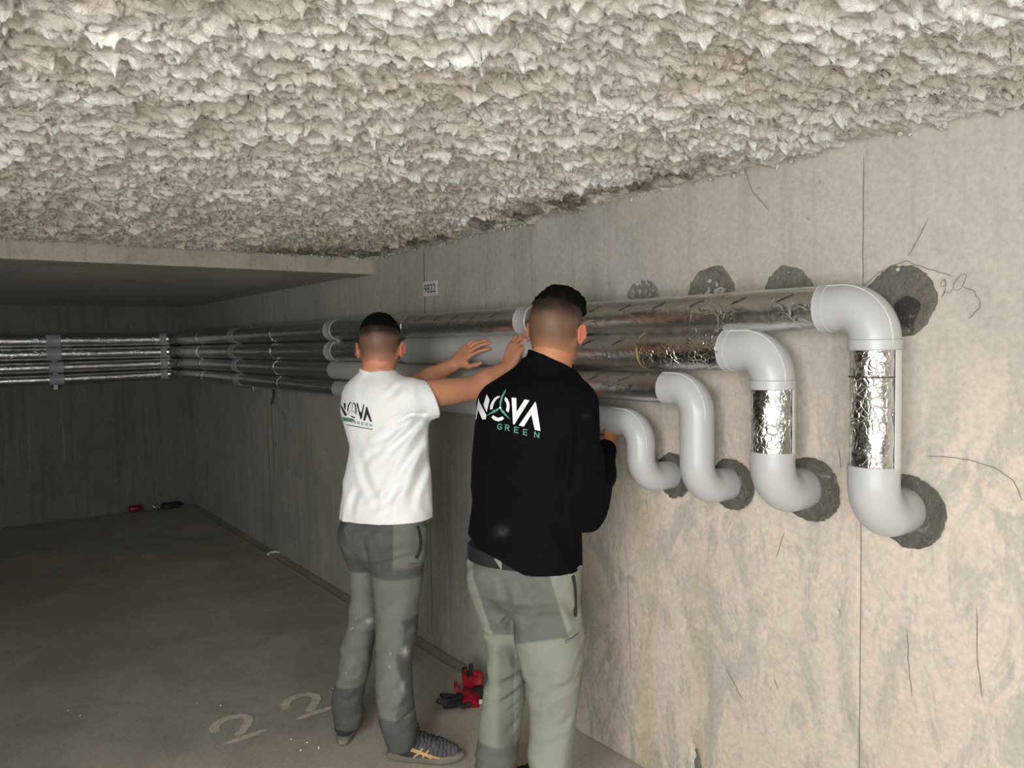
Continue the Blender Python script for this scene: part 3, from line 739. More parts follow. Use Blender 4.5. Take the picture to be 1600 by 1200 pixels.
def head(F, C, R, sc, ear_dz=-.03):
    """C = centre of the braincase; R rows right, forward, up"""
    q = lambda x, y, z: np.array(C) + (R[0] * x + R[1] * y + R[2] * z) * sc
    e = lambda c, ax, k=.02: F.ell(q(*c), [a * sc for a in ax], R, k * sc)
    F.ell(q(0, -.006, 0), (.0765 * sc, .095 * sc, .088 * sc), R)
    e((0, -.030, -.035), (.066, .062, .060), .03)
    e((0, .035, -.060), (.056, .058, .075), .03); e((0, .050, -.110), (.036, .036, .030), .03)
    e((0, .083, .022), (.050, .014, .014), .02)
    F.cap(q(0, .092, .0), q(0, .112, -.040), .008 * sc, .012 * sc, .012); 
    for sx in (-1, 1):
        e((sx * .012, .103, -.043), (.008, .009, .007), .006)
        e((sx * .040, .068, -.040), (.020, .020, .017), .02)
        F.cap(q(sx * .058, -.005, -.075), q(sx * .030, .055, -.118), .018 * sc, .014 * sc, .025)
    e((0, .094, -.072), (.024, .010, .0055), .006); e((0, .092, -.082), (.020, .010, .006), .006)
    for sx in (-1, 1):
        Re = frame(0); out = R[0] * sx * .90 - R[1] * .43; up_ = R[2]; fwd = np.cross(out, up_)
        c = q(sx * .079, -.006, -.028 + ear_dz); RR = np.array([out, fwd / np.linalg.norm(fwd), up_])
        F.ell(c + out * .009 * sc, (.007 * sc, .017 * sc, .031 * sc), RR, .006)
        # rim of the ear
        for a0 in np.linspace(-1.9, 2.2, 9):
            p0 = c + out * .015 * sc + R[1] * (-.6 * 0 + math.sin(a0) * .0 ) * sc + RR[1] * (-math.cos(a0)) * .0 + (np.array(RR[1]) * math.sin(a0) * .015 + up_ * math.cos(a0) * .028) * sc
            F.cap(p0, p0 + up_ * .002, .0046 * sc, .0046 * sc, .005)
def head_extras(C, R, sc, body):
    q = lambda x, y, z: V(np.array(C) + (R[0] * x + R[1] * y + R[2] * z) * sc)
    for sx in (-1, 1):
        b = bmesh.new(); bmesh.ops.create_uvsphere(b, u_segments=16, v_segments=12, radius=.0115 * sc, matrix=Matrix.Translation(q(sx * .031, .076, -.006)))
        for f in b.faces: f.material_index = 1 if (f.calc_center_median() - q(sx * .031, .076, -.006)).normalized().dot(V(R[1])) > .86 else 0
        bm_obj('eye', b, [M['label'], M['ink']], body, True)
        bm_e = sweep('eyebrow', [q(sx * x, y, .020) for x, y in ((.015, .098), (.03, .096), (.046, .084))], .0035 * sc, M['hair'], body, 8)
def tinted(me, co, fn): set_tint(me, np.clip(fn(co), 0, 1))
LOCA = lambda co, C, R: (co - np.array(C)) @ np.array(R).T
def poly_on(tree, name, polys, mat, parent, lift=.0012, to_px=None, div=2):
    """flat print laid on a garment: polygons given as picture points, dropped on the cloth"""
    b = bmesh.new()
    for poly in polys:
        pts = [V((x, y, 0)) for x, y in poly]; tris = tessellate_polygon([pts]); T3 = [[pts[i] for i in t] for t in tris]
        for _ in range(div):
            T3 = [s for (a, c, d) in T3 for s in ((a, (a + c) / 2, (a + d) / 2), ((a + c) / 2, c, (c + d) / 2), ((a + d) / 2, (c + d) / 2, d), ((a + c) / 2, (c + d) / 2, (a + d) / 2))]
        cache = {}
        for t in T3:
            vs = []
            for p in t:
                key = (round(p.x, 3), round(p.y, 3))
                if key not in cache:
                    px, py = to_px(p.x, p.y); d = V(ray(px, py)).normalized(); hit = tree.ray_cast(V(CAM), d)
                    cache[key] = b.verts.new(hit[0] + (hit[1] if hit[1].dot(d) < 0 else -hit[1]) * lift - d * .0006) if hit[0] is not None else None
                vs.append(cache[key])
            q2 = [to_px(p.x, p.y) for p in t]
            if all(v is not None for v in vs) and max((vs[i].co - vs[i - 1].co).length / (.4 + math.dist(q2[i], q2[i - 1])) for i in range(3)) < .0105:
                try: b.faces.new(vs)
                except ValueError: pass
    for f in b.faces:
        if f.normal.dot(V(FW)) > 0: f.normal_flip()
    me = bpy.data.meshes.new(name); b.to_mesh(me); b.free()
    return link(name, me, mat, parent, True)
def strokes(lines, wd):
    out = []
    for L in lines:
        for (x0, y0), (x1, y1) in zip(L, L[1:]):
            dx, dy = x1 - x0, y1 - y0; l = math.hypot(dx, dy) or 1; ux, uy = dx / l * wd / 2, dy / l * wd / 2
            out.append([(x0 - ux - uy, y0 - uy + ux), (x1 + ux - uy, y1 + uy + ux), (x1 + ux + uy, y1 + uy - ux), (x0 - ux + uy, y0 - uy - ux)])
    return out
GL = {'G': [[(1, .12), (.6, 0), (.25, .05), (0, .4), (.05, .8), (.4, 1), (.8, .95), (1, .8), (1, .55), (.55, .55)]], 'R': [[(0, 1), (0, 0), (.7, 0), (.95, .2), (.75, .5), (0, .5)], [(.5, .5), (1, 1)]],
      'E': [[(1, 0), (0, 0), (0, 1), (1, 1)], [(0, .5), (.8, .5)]], 'N': [[(0, 1), (0, 0), (1, 1), (1, 0)]]}
def folds(seed, amp, sx, sy, sz, warp=.03):
    def fn(x, y, z):
        wx = x + warp * vn(x * 9 + seed, y * 9, z * 9); wz = z + warp * vn(x * 8, y * 8 + seed, z * 8)
        n = vn(wx * sx + seed, y * sy, wz * sz); n2 = vn(wx * sx * 2.1, y * sy * 2.1 + seed, wz * sz * 2.1)
        return amp * (np.abs(n) * 2 - .6) + amp * .45 * (np.abs(n2) * 2 - .6)
    return fn
def crease(p0, p1, wd, amp, ridge=-1):
    """a fold between two points near the surface, measured across the cloth (depth of the segment ignored)"""
    a = np.array(p0); b = np.array(p1); dc = (a + b) @ FW / 2
    e1 = RT; e2 = -DN; A2 = np.array([a @ e1, a @ e2]); B2 = np.array([b @ e1, b @ e2]); ab = B2 - A2; L2 = ab @ ab
    def fn(x, y, z):
        u = x * e1[0] + y * e1[1] + z * e1[2]; v = x * e2[0] + y * e2[1] + z * e2[2]; dp = x * FW[0] + y * FW[1] + z * FW[2]
        t = np.clip(((u - A2[0]) * ab[0] + (v - A2[1]) * ab[1]) / L2, 0, 1)
        bend = .35 * wd * np.sin(t * 7 + a[0] * 50)
        d = np.abs((u - A2[0] - t * ab[0]) * ab[1] / math.sqrt(L2) - (v - A2[1] - t * ab[1]) * ab[0] / math.sqrt(L2) - bend) + np.hypot(u - A2[0] - t * ab[0], v - A2[1] - t * ab[1]) * ((t <= 0) | (t >= 1))
        near = np.exp(-(np.clip(dp - (dc - CAM @ FW * 0) - .03, 0, 1) / .05) ** 2)
        return -ridge * amp * .6 * (np.exp(-(d / (wd * 1.15)) ** 2) - .6 * np.exp(-((d - 2.2 * wd) / wd) ** 2)) * np.sin(PI * np.clip(t, .02, .98)) * near
    return fn
def surf_pt(px, py, dep): return P(px, py, dep)

def shoe(parent, heel, ang, left, tint, L=.300, lift=0.0, pitch=0.0):
    """running shoe: upper, cupsole with grooves, laces, side stripes; heel on the floor, toe along ang"""
    F = Field((-.03, -.07, -.005), (L + .03, .07, .17), .0038)
    F.chain([(.045, 0, .060), (.085, 0, .060), (.135, .0, .052), (.20, .002, .040), (.255, .004, .034)], [.040, .043, .0425, .0385, .031], .03)
    F.chain([(.045, -.004, .085), (.085, 0, .095)], [.036, .038], .02)
    F.chain([(.11, 0, .085), (.175, 0, .058)], [.022, .018], .02)
    F.cut((.0, 0, .024), (0, 0, -1)); F.cut((.06, 0, .118), (-.25, 0, .97))
    me, co = F.mesh('upper', 1)
    n = fbm(co[:, 0] * 40, co[:, 1] * 40, co[:, 2] * 60, 3); st = np.sin(co[:, 0] * 420 + 3 * np.sin(co[:, 1] * 60) + 2 * n) > .15
    base = np.array(lin(*tint)[:3]); hi = np.array(lin(128, 130, 128)[:3]); mask = (st & (co[:, 0] > .12))[:, None] * .3
    set_tint(me, base * (1 - mask) + hi * mask)
    R = Matrix.Translation((heel[0], heel[1], lift)) @ Matrix.Rotation(ang, 4, 'Z') @ Matrix.Rotation(pitch, 4, 'Y')
    up = link('shoe', me, M['shoe_mesh'], parent); up.matrix_world = R
    b = bmesh.new(); N = 64; rings = []
    def outl(t):
        a = 2 * PI * t; x = L / 2 + (L / 2 + .004) * math.cos(a); wv = .047 if x > L * .6 else .040; wv = .039 + .010 * float(sstep(np.array([x]), .10, .20)[0])
        y = wv * math.copysign(abs(math.sin(a)) ** .62, math.sin(a)) + .004 * math.sin(x * 9); return x, y
    for zc_, gr in ((.0, .93), (.005, 1.0), (.013, 1.02), (.020, 1.0), (.028, .95)):
        row = []
        for i in range(N):
            x, y = outl(i / N); g = 1 - (.05 if (int(x * 42) % 2 == 0 and zc_ < .02) else 0)
            toe = .012 * max(0, (x - .24) / .06); cx = L / 2; row.append(b.verts.new((cx + (x - cx) * gr, y * gr * g, zc_ + toe + .004 * math.sin(x * 60) * (zc_ > .02))))
        rings.append(row)
    for r0, r1 in zip(rings, rings[1:]):
        for i in range(N): b.faces.new((r0[i], r0[(i + 1) % N], r1[(i + 1) % N], r1[i]))
    b.faces.new(rings[0][::-1]); b.faces.new(rings[-1]); bm_obj('sole', b, M['rubber'], up, True)
    tr = BVHTree.FromPolygons([v.co for v in me.vertices], [p.vertices for p in me.polygons])
    def onup(x, z, sy):
        h_ = tr.ray_cast(V((x, sy * .2, z)), V((0, -sy, 0))); return (h_[0] + V((0, sy * .0012, 0))) if h_[0] is not None else V((x, sy * .04, z))
    for sy in (-1, 1):
        for pl in ([(.095, .072), (.125, .062), (.16, .046), (.195, .033), (.215, .027)], [(.105, .060), (.135, .052), (.17, .036), (.185, .027)], [(.150, .068), (.140, .050), (.120, .036), (.115, .028)], [(.175, .060), (.162, .044), (.150, .030)]):
            sweep('stripe', [onup(x, z, sy) for x, z in pl], .0042, M['copper'], up, 8)
    def ontop(x, y):
        h_ = tr.ray_cast(V((x, y, .3)), V((0, 0, -1))); return (h_[0] + V((0, 0, .002))) if h_[0] is not None else V((x, y, .09))
    for k in range(6):
        x = .118 + .016 * k; sweep('lace', [ontop(x + (.008 if (k % 2) else 0) * (y > 0), y) for y in (-.022, -.011, 0, .011, .022)], .0028, M['lace'], up, 8)
    for sy in (-1, 1): sweep('lace', [V((.112, 0, .112)), V((.100, sy * .018, .128)), V((.112, sy * .036, .124)), V((.122, sy * .030, .108)), V((.114, 0, .110))], .0024, M['lace'], up, 8)
    return up

# ================================================================== worker in the white T-shirt
root = empty('person', tuple(P(620, 1160, 3.0) * np.array([1, 1, 0])), 'man with cropped dark hair in white t-shirt and grey work trousers, reaching to the pipes', 'person', None)
def AD(o): return adopt(o, root)
yA = VIEW + math.radians(33); dA = 2.98
TA = [(578, 566, 614, 3.0, .8), (590, 553, 628, 3.0, .62), (600, 543, 640, 3.0, .60), (615, 537, 655, 3.0, .60), (640, 534, 662, 3.0, .62), (673, 543, 665, 2.99, .66), (697, 549, 667, 2.98, .68),
      (723, 544, 668, 2.98, .68), (757, 539, 670, 2.98, .68), (790, 533, 671, 2.98, .68), (814, 532, 671, 2.98, .68), (845, 533, 670, 2.98, .68)]
HA = P(594, 525, 3.02); RA = frame(VIEW - .14 + math.radians(12), .05)
shR = P(655, 618, 2.96); elR = P(742, 606, 3.06); wrR = on(794, 574, 0, 1.825); shL = P(567, 612, 3.10); elL = P(650, 602, 3.28); wrL = on(711, 568, 0, 1.785)
# body
F = Field((.95, 2.35, .02), (2.0, 3.75, 1.82), .0046)
head(F, HA, RA, 1.0)
nb = P(590, 590, 3.02); F.cap(HA + RA[2] * -.07 - RA[1] * .02, nb, .056, .066, .03)
F.loft([(z, x, y, a * .80, b * .78, w_) for z, x, y, a, b, w_ in rows_px([r for r in TA if r[0] < 800], dA, .66, yA)], .03)
F.chain([shR, elR], [.060, .046], .03); F.chain([elR, elR * .62 + wrR * .38, wrR], [.045, .044, .0285], .02)
F.chain([shL, elL], [.056, .044], .03); F.chain([elL, elL * .62 + wrL * .38, wrL], [.043, .041, .028], .02)
hand(F, wrR, P(803, 540, 3.0) - P(798, 566, 3.0) + np.array([.015, 0, 0]), np.array([-1, -.25, .35]), False, (.62, .6, .6, .62), .45, .10, 1.05)
hand(F, wrL, np.array([.28, -.72, .62]), np.array([-.9, -.15, .35]), True, (.30, .36, .46, .56), .1, .20, 1.02)
LLeft = [(830, 537, 600, 3.01, .95), (860, 538, 594, 3.015, 1.0), (875, 540, 588, 3.02), (885, 545, 585, 3.03), (937, 546, 587, 3.04), (969, 543, 590, 3.05), (1004, 533, 585, 3.07), (1042, 527, 577, 3.09), (1060, 525, 573, 3.10), (1095, 519, 568, 3.12), (1118, 520, 566, 3.13), (1134, 524, 563, 3.14)]
LRight = [(830, 585, 660, 2.97, .85), (860, 584, 661, 2.97, .95), (875, 583, 662, 2.97), (888, 583, 662, 2.97), (920, 585, 660, 2.96), (950, 588, 655, 2.96), (983, 588, 652, 2.95), (1007, 588, 646, 2.94), (1053, 588, 642, 2.93), (1095, 589, 645, 2.92), (1130, 595, 651, 2.91), (1150, 601, 650, 2.91), (1166, 606, 646, 2.91)]
PEL = [(800, 540, 657, 2.98, .66), (812, 537, 659, 2.98, .68), (822, 531, 663, 2.98, .71), (840, 531, 662, 2.99, .74), (864, 538, 661, 3.0, .72), (880, 552, 650, 3.0, .62), (892, 566, 636, 3.0, .45)]
for L_ in (LLeft, LRight): F.loft([(z, x, y, a * .58, b * .58, w_) for z, x, y, a, b, w_ in rows_px(L_, dA, 1.05, yA)], .02)
F.loft([(z, x, y, a * .66, b * .66, w_) for z, x, y, a, b, w_ in rows_px(PEL, dA, .74, yA)], .03)
me, co = F.mesh('body', 2)
def skin_tint(co, C, R, sc, base, fade_hi, fade_lo, tilt=0.0):
    q = LOCA(co, C, R) / sc; base = np.array(lin(*base)[:3]); c = np.tile(base, (len(co), 1))
    red = np.array(lin(205, 110, 92)[:3]); ear = sstep(np.abs(q[:, 0]), .078, .088) * (np.abs(q[:, 2] + .05) < .06) * (np.abs(q[:, 1]) < .05)
    nape = np.exp(-((q[:, 2] + .115) / .03) ** 2) * (q[:, 1] < .02) * (np.abs(q[:, 0]) < .1)
    c = c + (red - c) * (np.clip(ear * .75 + nape * .14, 0, 1))[:, None]
    zz_ = q[:, 2] + tilt * q[:, 1] + .006 * vn(q[:, 0] * 40, q[:, 1] * 40, q[:, 2] * 40); near = np.linalg.norm(q, axis=1) < .125
    hair = sstep(zz_, fade_lo, fade_hi) * near * (q[:, 1] < .06) * (1 - ear); dark = np.array(lin(30, 24, 18)[:3]); mid = np.array(lin(88, 70, 56)[:3])
    lo_ = sstep(zz_, fade_lo - .125, fade_lo - .03) * near * (q[:, 1] < .045) * (1 - ear)
    c = c + (mid - c) * (lo_ * .88)[:, None]; c = c + (dark - c) * hair[:, None]
    beard = near * 0 + (q[:, 1] > .01) * (q[:, 2] < -.055) * (q[:, 2] > -.15) * (np.abs(q[:, 0]) < .075) * (np.linalg.norm(q, axis=1) < .16)
    c = c + (mid - c) * (beard * .35)[:, None]
    return c
tinted(me, co, lambda c: skin_tint(c, HA, RA, 1.0, (196, 138, 108), .020, -.012))
bodyA = AD(link('body', me, M['skin'])); 
head_extras(HA, RA, 1.0, None)
for o in [x for x in COL.objects if x.name.split('.')[0] in ('eye', 'eyebrow') and x.parent is None]: AD(o)
# hair cap
F = Field(HA - .14, HA + .14, .0035); F.ell(HA - RA[1] * .006 + RA[2] * .001, (.0790, .0978, .0925), RA)
F.cut(HA + RA[2] * .020, -(RA[2] * .97 + RA[1] * .18)); F.displace(lambda x, y, z: .0022 * vn(x * 150, y * 150, z * 70), .02)
me, co = F.mesh('hair', 1); AD(link('hair', me, M['hair']))
# t-shirt
F = Field((.95, 2.35, .90), (1.95, 3.5, 1.62), .0044)
F.loft(rows_px(TA, dA, .66, yA), .03)
slv = P(676, 626, 2.97); F.chain([shR - (elR - shR) * .12, slv + (elR - shR) * .04], [.070, .0665], .045)
slL = shL + (elL - shL) * .62; F.chain([shL, slL], [.060, .062], .045)
ax_ = (elR - shR) / np.linalg.norm(elR - shR); 
# cut the sleeves square at their hems
def sleeve_cut(F, c, d, lo, hi):
    sl, g = F.region(lo, hi); dd = (g[0] - c[0]) * d[0] + (g[1] - c[1]) * d[1] + (g[2] - c[2]) * d[2]; F.D[sl] = np.maximum(F.D[sl], dd)
hd = (P(700, 607, 2.98) - P(662, 622, 2.95)); hd /= np.linalg.norm(hd); sleeve_cut(F, slv, hd, slv - .12 + hd * .06, slv + .16)
dL = (elL - shL) / np.linalg.norm(elL - shL); sleeve_cut(F, slL, dL, slL - .09 + dL * .06, slL + .15)
bx, by = RT, -DN
def sp(px, py, off=-.11): 
    return P(px, py, 2.98 + off)
for (a, b2, wd, am) in (((660, 650), (600, 720), .010, .009), ((664, 668), (612, 770), .012, .008), ((640, 655), (575, 700), .010, .006), ((668, 700), (640, 800), .013, .008), ((548, 700), (600, 800), .014, .006), ((610, 690), (560, 730), .012, .005),
                        ((630, 600), (600, 625), .010, .005), ((668, 645), (630, 652), .008, .009), ((650, 740), (570, 806), .012, .006), ((560, 760), (540, 812), .012, .006), ((625, 740), (600, 815), .014, .007), ((650, 640), (606, 668), .008, .006)):
    F.displace(crease(sp(*a), sp(*b2), wd, am * 1.7), .04)
F.displace(folds(2, .0028, 9, 9, 5, .05), .03)
zh = P(600, 812, 2.98)[2]; F.cut((0, 0, zh), (0.0, 0, -1)) if False else F.cut(P(600, 815, 2.9), -(np.array([0, 0, 1.]) - RT * .03 + FW * .05))
nk = P(590, 583, 3.0)
sl, g = F.region(nk - .16, nk + .16)
# neck opening: scooped plane
pn = np.array([-RA[1][0] * .42, -RA[1][1] * .42, .9]); pn = -RA[1] * .12 + np.array([0, 0, 1.]) + RT * .12; pn /= np.linalg.norm(pn)
pc = P(588, 578, 2.93); dd = (g[0] - pc[0]) * pn[0] + (g[1] - pc[1]) * pn[1] + (g[2] - pc[2]) * pn[2]; F.D[sl] = np.maximum(F.D[sl], dd)
me, co = F.mesh('t_shirt', 1); shirt = AD(link('t_shirt', me, M['white_cotton']))
# ribbed collar and sleeve hem
ring = []; tree = BVHTree.FromPolygons([v.co for v in me.vertices], [p.vertices for p in me.polygons])
cc = V(P(591, 584, 3.02))
for k in range(40):
    a = 2 * PI * k / 40; d = V(RT) * math.cos(a) + V(FW) * math.sin(a); ring.append(cc + d * .066 - V(pn) * 0 + V((0, 0, 1)) * (-(d.dot(V(pn))) * .066 / pn[2] + .006))
col_ring = [cc + V(RT) * math.cos(a) * .066 + V(FW) * math.sin(a) * .066 + V((0, 0, 1)) * (-(V(RT) * math.cos(a) + V(FW) * math.sin(a)).dot(V(pn)) * .066 / pn[2] + .010) for a in np.linspace(0, 2 * PI, 49)]
AD(sweep('collar_rib', col_ring, .0085, M['white_cotton'], None, 12))
# print on the back (same layout as the photographed print)
k2 = 1 / 13.33; mp = lambda x, y: (520 + x * k2, 600 + y * k2)
blk = [[(150, 430), (180, 440), (300, 640), (275, 672), (255, 655), (225, 610)], [(235, 385), (275, 410), (268, 500), (262, 545), (235, 490)],
       [(495, 400), (530, 405), (560, 560), (600, 600), (635, 425), (660, 430), (610, 720), (585, 745), (545, 610)], [(635, 762), (700, 470), (720, 480), (825, 795), (785, 785), (715, 630), (680, 765)],
       [(372, 655), (405, 665), (440, 690), (480, 680), (455, 712), (405, 700)]] + strokes([[(375, 385), (335, 440), (315, 550)], [(440, 395), (478, 450), (488, 590)]], 24)
poly_on(tree, 'back_print', blk, M['print_black'], shirt, to_px=mp, div=2)
poly_on(tree, 'back_print_bar', [[(205, 690), (390, 715), (470, 750), (400, 795), (215, 765)]] + strokes([[(410, 400), (405, 520)], [(400, 545), (320, 620)], [(425, 555), (505, 640)]], 12), M['print_teal'], shirt, to_px=mp, div=3)
gt = []
for i, ch in enumerate('GREEN'):
    ox, oy = 430 + i * 86, 765 + i * 17
    for L in GL[ch]: gt.append([(ox + 44 * x, oy + 46 * y + 8 * x) for x, y in L])
gt2 = [[(300 + 34 * i, 850 + 6.2 * i), (322 + 34 * i, 854 + 6.2 * i)] for i in range(16)]
poly_on(tree, 'back_print_text', strokes(gt, 8) + strokes(gt2, 15), M['print_black'], shirt, to_px=mp, div=1)

# trousers
def trousers(rows_p, rows_l, rows_r, yaw, lo, hi, seed, extra, hems, name='trousers', h=.0046, ratio=1.05):
    F = Field(lo, hi, h)
    F.loft(rows_px(rows_p, 0, .74, yaw), .02, 2.2)
    for L_ in (rows_l, rows_r): F.loft(rows_px(L_, 0, ratio, yaw), .030, 2.1)
    F.displace(folds(seed, .0050, 5, 5, 12, .08), .03)
    for f in extra: F.displace(lambda x, y, z, f=f: 1.25 * f(x, y, z), .04)
    for hm in hems: F.displace(hm, .04)
    return F.mesh(name, 1)
ex = [crease(P(*a), P(*b2), wd, am) for a, b2, wd, am in (((585, 880, 2.90), (655, 868, 2.86), .008, .006), ((590, 868, 2.9), (640, 850, 2.86), .010, .005), ((583, 970, 2.95), (540, 985, 2.96), .012, .007), ((652, 980, 2.86), (620, 1000, 2.84), .010, .008),
      ((642, 1060, 2.84), (612, 1085, 2.82), .010, .007), ((600, 1120, 2.84), (648, 1105, 2.82), .010, .009), ((603, 1145, 2.84), (650, 1120, 2.82), .009, .009), ((562, 1085, 3.06), (530, 1100, 3.04), .012, .008), ((565, 1040, 3.04), (540, 1060, 3.02), .012, .007),
      ((583, 840, 2.88), (581, 880, 2.88), .012, .012))]
for i in (-1,): ex[i] = crease(P(580, 832, 2.87), P(583, 890, 2.90), .011, .010, 1)
me, co = trousers(PEL, LLeft, LRight, yA, (.95, 2.3, .03), (1.75, 3.45, 1.02), 5, ex, [])
Lc, Dk = np.array(lin(109, 112, 106)[:3]), np.array(lin(82, 85, 81)[:3])
def tA(c):
    v = c - CAM; dep = v @ FW; u = v @ RT / dep; w_ = v @ DN / dep; px = 800 + FL * u; py = 600 + FL * w_   # only to place the sewn panels
    z = c[:, 2]; lf = (c - np.array(P(583, 950, 3.0))) @ RT > 0
    m = sstep(z, .735, .745) * (1 - sstep(px, 612, 616) * sstep(z, .77, .80))
    m = np.maximum(m, sstep(z, .235, .225) * lf); m = np.maximum(m, sstep(z, .27, .26) * (~lf))
    side = sstep(px - (6 * np.sin(py / 14)), 622, 628) * lf * (z < .585) * (z > .235); m = np.maximum(m, side)
    ins = sstep(px, 573, 577) * (~lf) * (z < .50); m = np.maximum(m, ins)
    col = Lc + (Dk - Lc) * np.clip(m, 0, 1)[:, None]
    n = fbm(c[:, 0] * 45, c[:, 1] * 45, c[:, 2] * 45, 3); spot = sstep(n, .95, 1.1) * (z < .58) * (z > .3) * (m > -1)
    sp2 = np.exp(-(((px - 632) / 6) ** 2 + ((py - 1018) / 7) ** 2)) + np.exp(-(((px - 577) / 6) ** 2 + ((py - 970) / 4) ** 2)) * .8 + np.exp(-(((px - 630) / 3) ** 2 + ((py - 1075) / 6) ** 2)) * .7
    sp2 = sp2 * (.5 + .5 * sstep(vn(c[:, 0] * 120, c[:, 1] * 120, c[:, 2] * 120), -.2, .1))
    k = np.clip(spot * .35 + sp2 * .8, 0, 1)[:, None]; return col + (np.array([.55, .55, .52]) - col) * k
tinted(me, co, tA); tro = AD(link('trousers', me, M['canvas']))
def snapper(me):
    t_ = BVHTree.FromPolygons([v.co for v in me.vertices], [p.vertices for p in me.polygons])
    def f(px, py, dep, lift=.002):
        d = V(ray(px, py)).normalized(); h_ = t_.ray_cast(V(CAM), d)
        return h_[0] - d * lift if h_[0] is not None else V(t_.find_nearest(V(P(px, py, dep)))[0])
    return f
SN = snapper(me)
def shoe_at(sh): 
    return sh
AD(shoe(root, on(604, 1172, 2, 0), math.atan2(-.60, .80), False, (62, 64, 68))) if False else None
def place_shoe(root, heel, ang, tint):
    s_ = shoe(None, heel, ang, False, tint); m = s_.matrix_world.copy(); s_.parent = root; s_.matrix_parent_inverse = Matrix.Translation(-V(root.location)); s_.matrix_basis = m; return s_
hc = on(618, 1178, 2, .02)
place_shoe(root, (hc[0] - .018, hc[1] + .030), math.atan2(-.68, .73), (56, 58, 63))
hc = on(541, 1148, 2, .02); place_shoe(root, (hc[0] - .035, hc[1] - .040), math.atan2(.80, .60), (56, 58, 63))
# pocket strap and zip on the right hip
AD(sweep('pocket_strap', [SN(652, 822, 2.9), SN(656, 838, 2.9), SN(657, 850, 2.9), SN(654, 864, 2.9), SN(650, 872, 2.9)], .006, M['belt'], None, 10))
AD(sweep('pocket_zip', [SN(638, 880, 2.9), SN(648, 883, 2.9), SN(657, 881, 2.9)], .0055, M['steel'], None, 10))

# ================================================================== worker in the black jacket
root = empty('person', tuple(P(820, 1250, 2.5) * np.array([1, 1, 0])), 'man in black softshell jacket and light grey-green work trousers, back to the camera', 'person', None)
yB = VIEW + math.radians(28)
TB = [(558, 818, 890, 2.55, .9), (577, 800, 900, 2.55, .66), (590, 778, 906, 2.53, .58), (600, 764, 915, 2.52, .56), (623, 751, 925, 2.51, .56), (663, 742, 922, 2.5, .60), (735, 737, 915, 2.5, .64),
      (763, 736, 907, 2.5, .68), (785, 740, 903, 2.5, .72), (824, 733, 904, 2.5, .76), (857, 730, 905, 2.5, .80), (880, 730, 906, 2.5, .82), (930, 731, 906, 2.5, .82)]
HB = P(871, 497, 2.55); RB = frame(VIEW + .06 + math.radians(24), .16, .05); sB = 1.08
sR = P(897, 632, 2.47); eR = P(917, 797, 2.40); wR = P(946, 700, 2.72); sL = P(778, 632, 2.62); eL = P(800, 760, 2.86); wL = on(872, 668, 0, 1.80)
F = Field((.95, 1.75, .02), (2.02, 2.95, 1.84), .0050)
head(F, HB, RB, sB, -.022)
nbB = P(857, 585, 2.55); F.cap(HB - RB[2] * .08 - RB[1] * .02, nbB, .062, .066, .03)
F.loft([(z, x, y, a * .78, b * .72, w_) for z, x, y, a, b, w_ in rows_px([r for r in TB if r[0] < 850], 2.5, .62, yB)], .03)
F.chain([sR, eR, wR], [.052, .042, .028], .02); F.chain([sL, eL, wL], [.050, .040, .028], .02)
hand(F, wR, P(966, 684, 2.86) - P(946, 700, 2.72), np.array([.3, -.8, -.3]), False, (.5, .5, .55, .6), .4, .1, 1.06)
hand(F, wL, np.array([.5, -.1, .85]), np.array([-.8, -.2, .3]), True, (.5, .5, .5, .5), .4, .1, 1.05)
BL = [(885, 736, 818, 2.52, .95), (925, 737, 810, 2.53), (937, 738, 808, 2.53), (962, 748, 809, 2.54), (997, 758, 811, 2.55), (1025, 763, 816, 2.56), (1060, 761, 820, 2.58), (1077, 757, 821, 2.60), (1095, 753, 819, 2.61), (1130, 748, 815, 2.63), (1175, 744, 808, 2.66), (1230, 742, 804, 2.68), (1254, 744, 802, 2.69)]
BR = [(885, 800, 902, 2.49, .9), (925, 800, 903, 2.49), (937, 800, 905, 2.49), (962, 803, 909, 2.48), (990, 805, 912, 2.48), (1025, 812, 916, 2.48), (1077, 822, 909, 2.47), (1112, 829, 902, 2.47), (1150, 828, 898, 2.46), (1182, 826, 895, 2.46), (1215, 826, 893, 2.45), (1260, 830, 890, 2.45), (1300, 834, 888, 2.45)]
BP = [(855, 734, 901, 2.5, .72), (872, 733, 902, 2.5, .72), (895, 733, 901, 2.5, .74), (920, 736, 902, 2.5, .76), (938, 748, 892, 2.5, .66), (955, 768, 872, 2.5, .5)]
for L_ in (BL, BR): F.loft([(z, x, y, a * .58, b * .58, w_) for z, x, y, a, b, w_ in rows_px(L_, 0, 1.05, yB)], .02)
F.loft([(z, x, y, a * .66, b * .66, w_) for z, x, y, a, b, w_ in rows_px(BP, 0, .74, yB)], .03)
me, co = F.mesh('body', 2); tinted(me, co, lambda c: skin_tint(c, HB, RB, sB, (186, 130, 92), .030, -.022))
AD(link('body', me, M['skin'])); head_extras(HB, RB, sB, None)
for o in [x for x in COL.objects if x.name.split('.')[0] in ('eye', 'eyebrow') and x.parent is None]: AD(o)
F = Field(HB - .16, HB + .17, .0036); q = lambda x, y, z: HB + (RB[0] * x + RB[1] * y + RB[2] * z) * sB
F.ell(q(0, -.002, .004), (.0785 * sB, .0968 * sB, .0915 * sB), RB); F.ell(q(.010, .030, .046), (.062 * sB, .072 * sB, .052 * sB), RB, .02)
F.ell(q(0.012, -.02, .055), (.052 * sB, .055 * sB, .038 * sB), RB, .02)
F.cut(q(0, 0, .026), -(RB[2] * .96 + RB[1] * .22 - RB[0] * .10)); F.displace(lambda x, y, z: .005 * vn(x * 90, y * 90, z * 60) + .003 * vn(x * 200, y * 200, z * 90), .03)
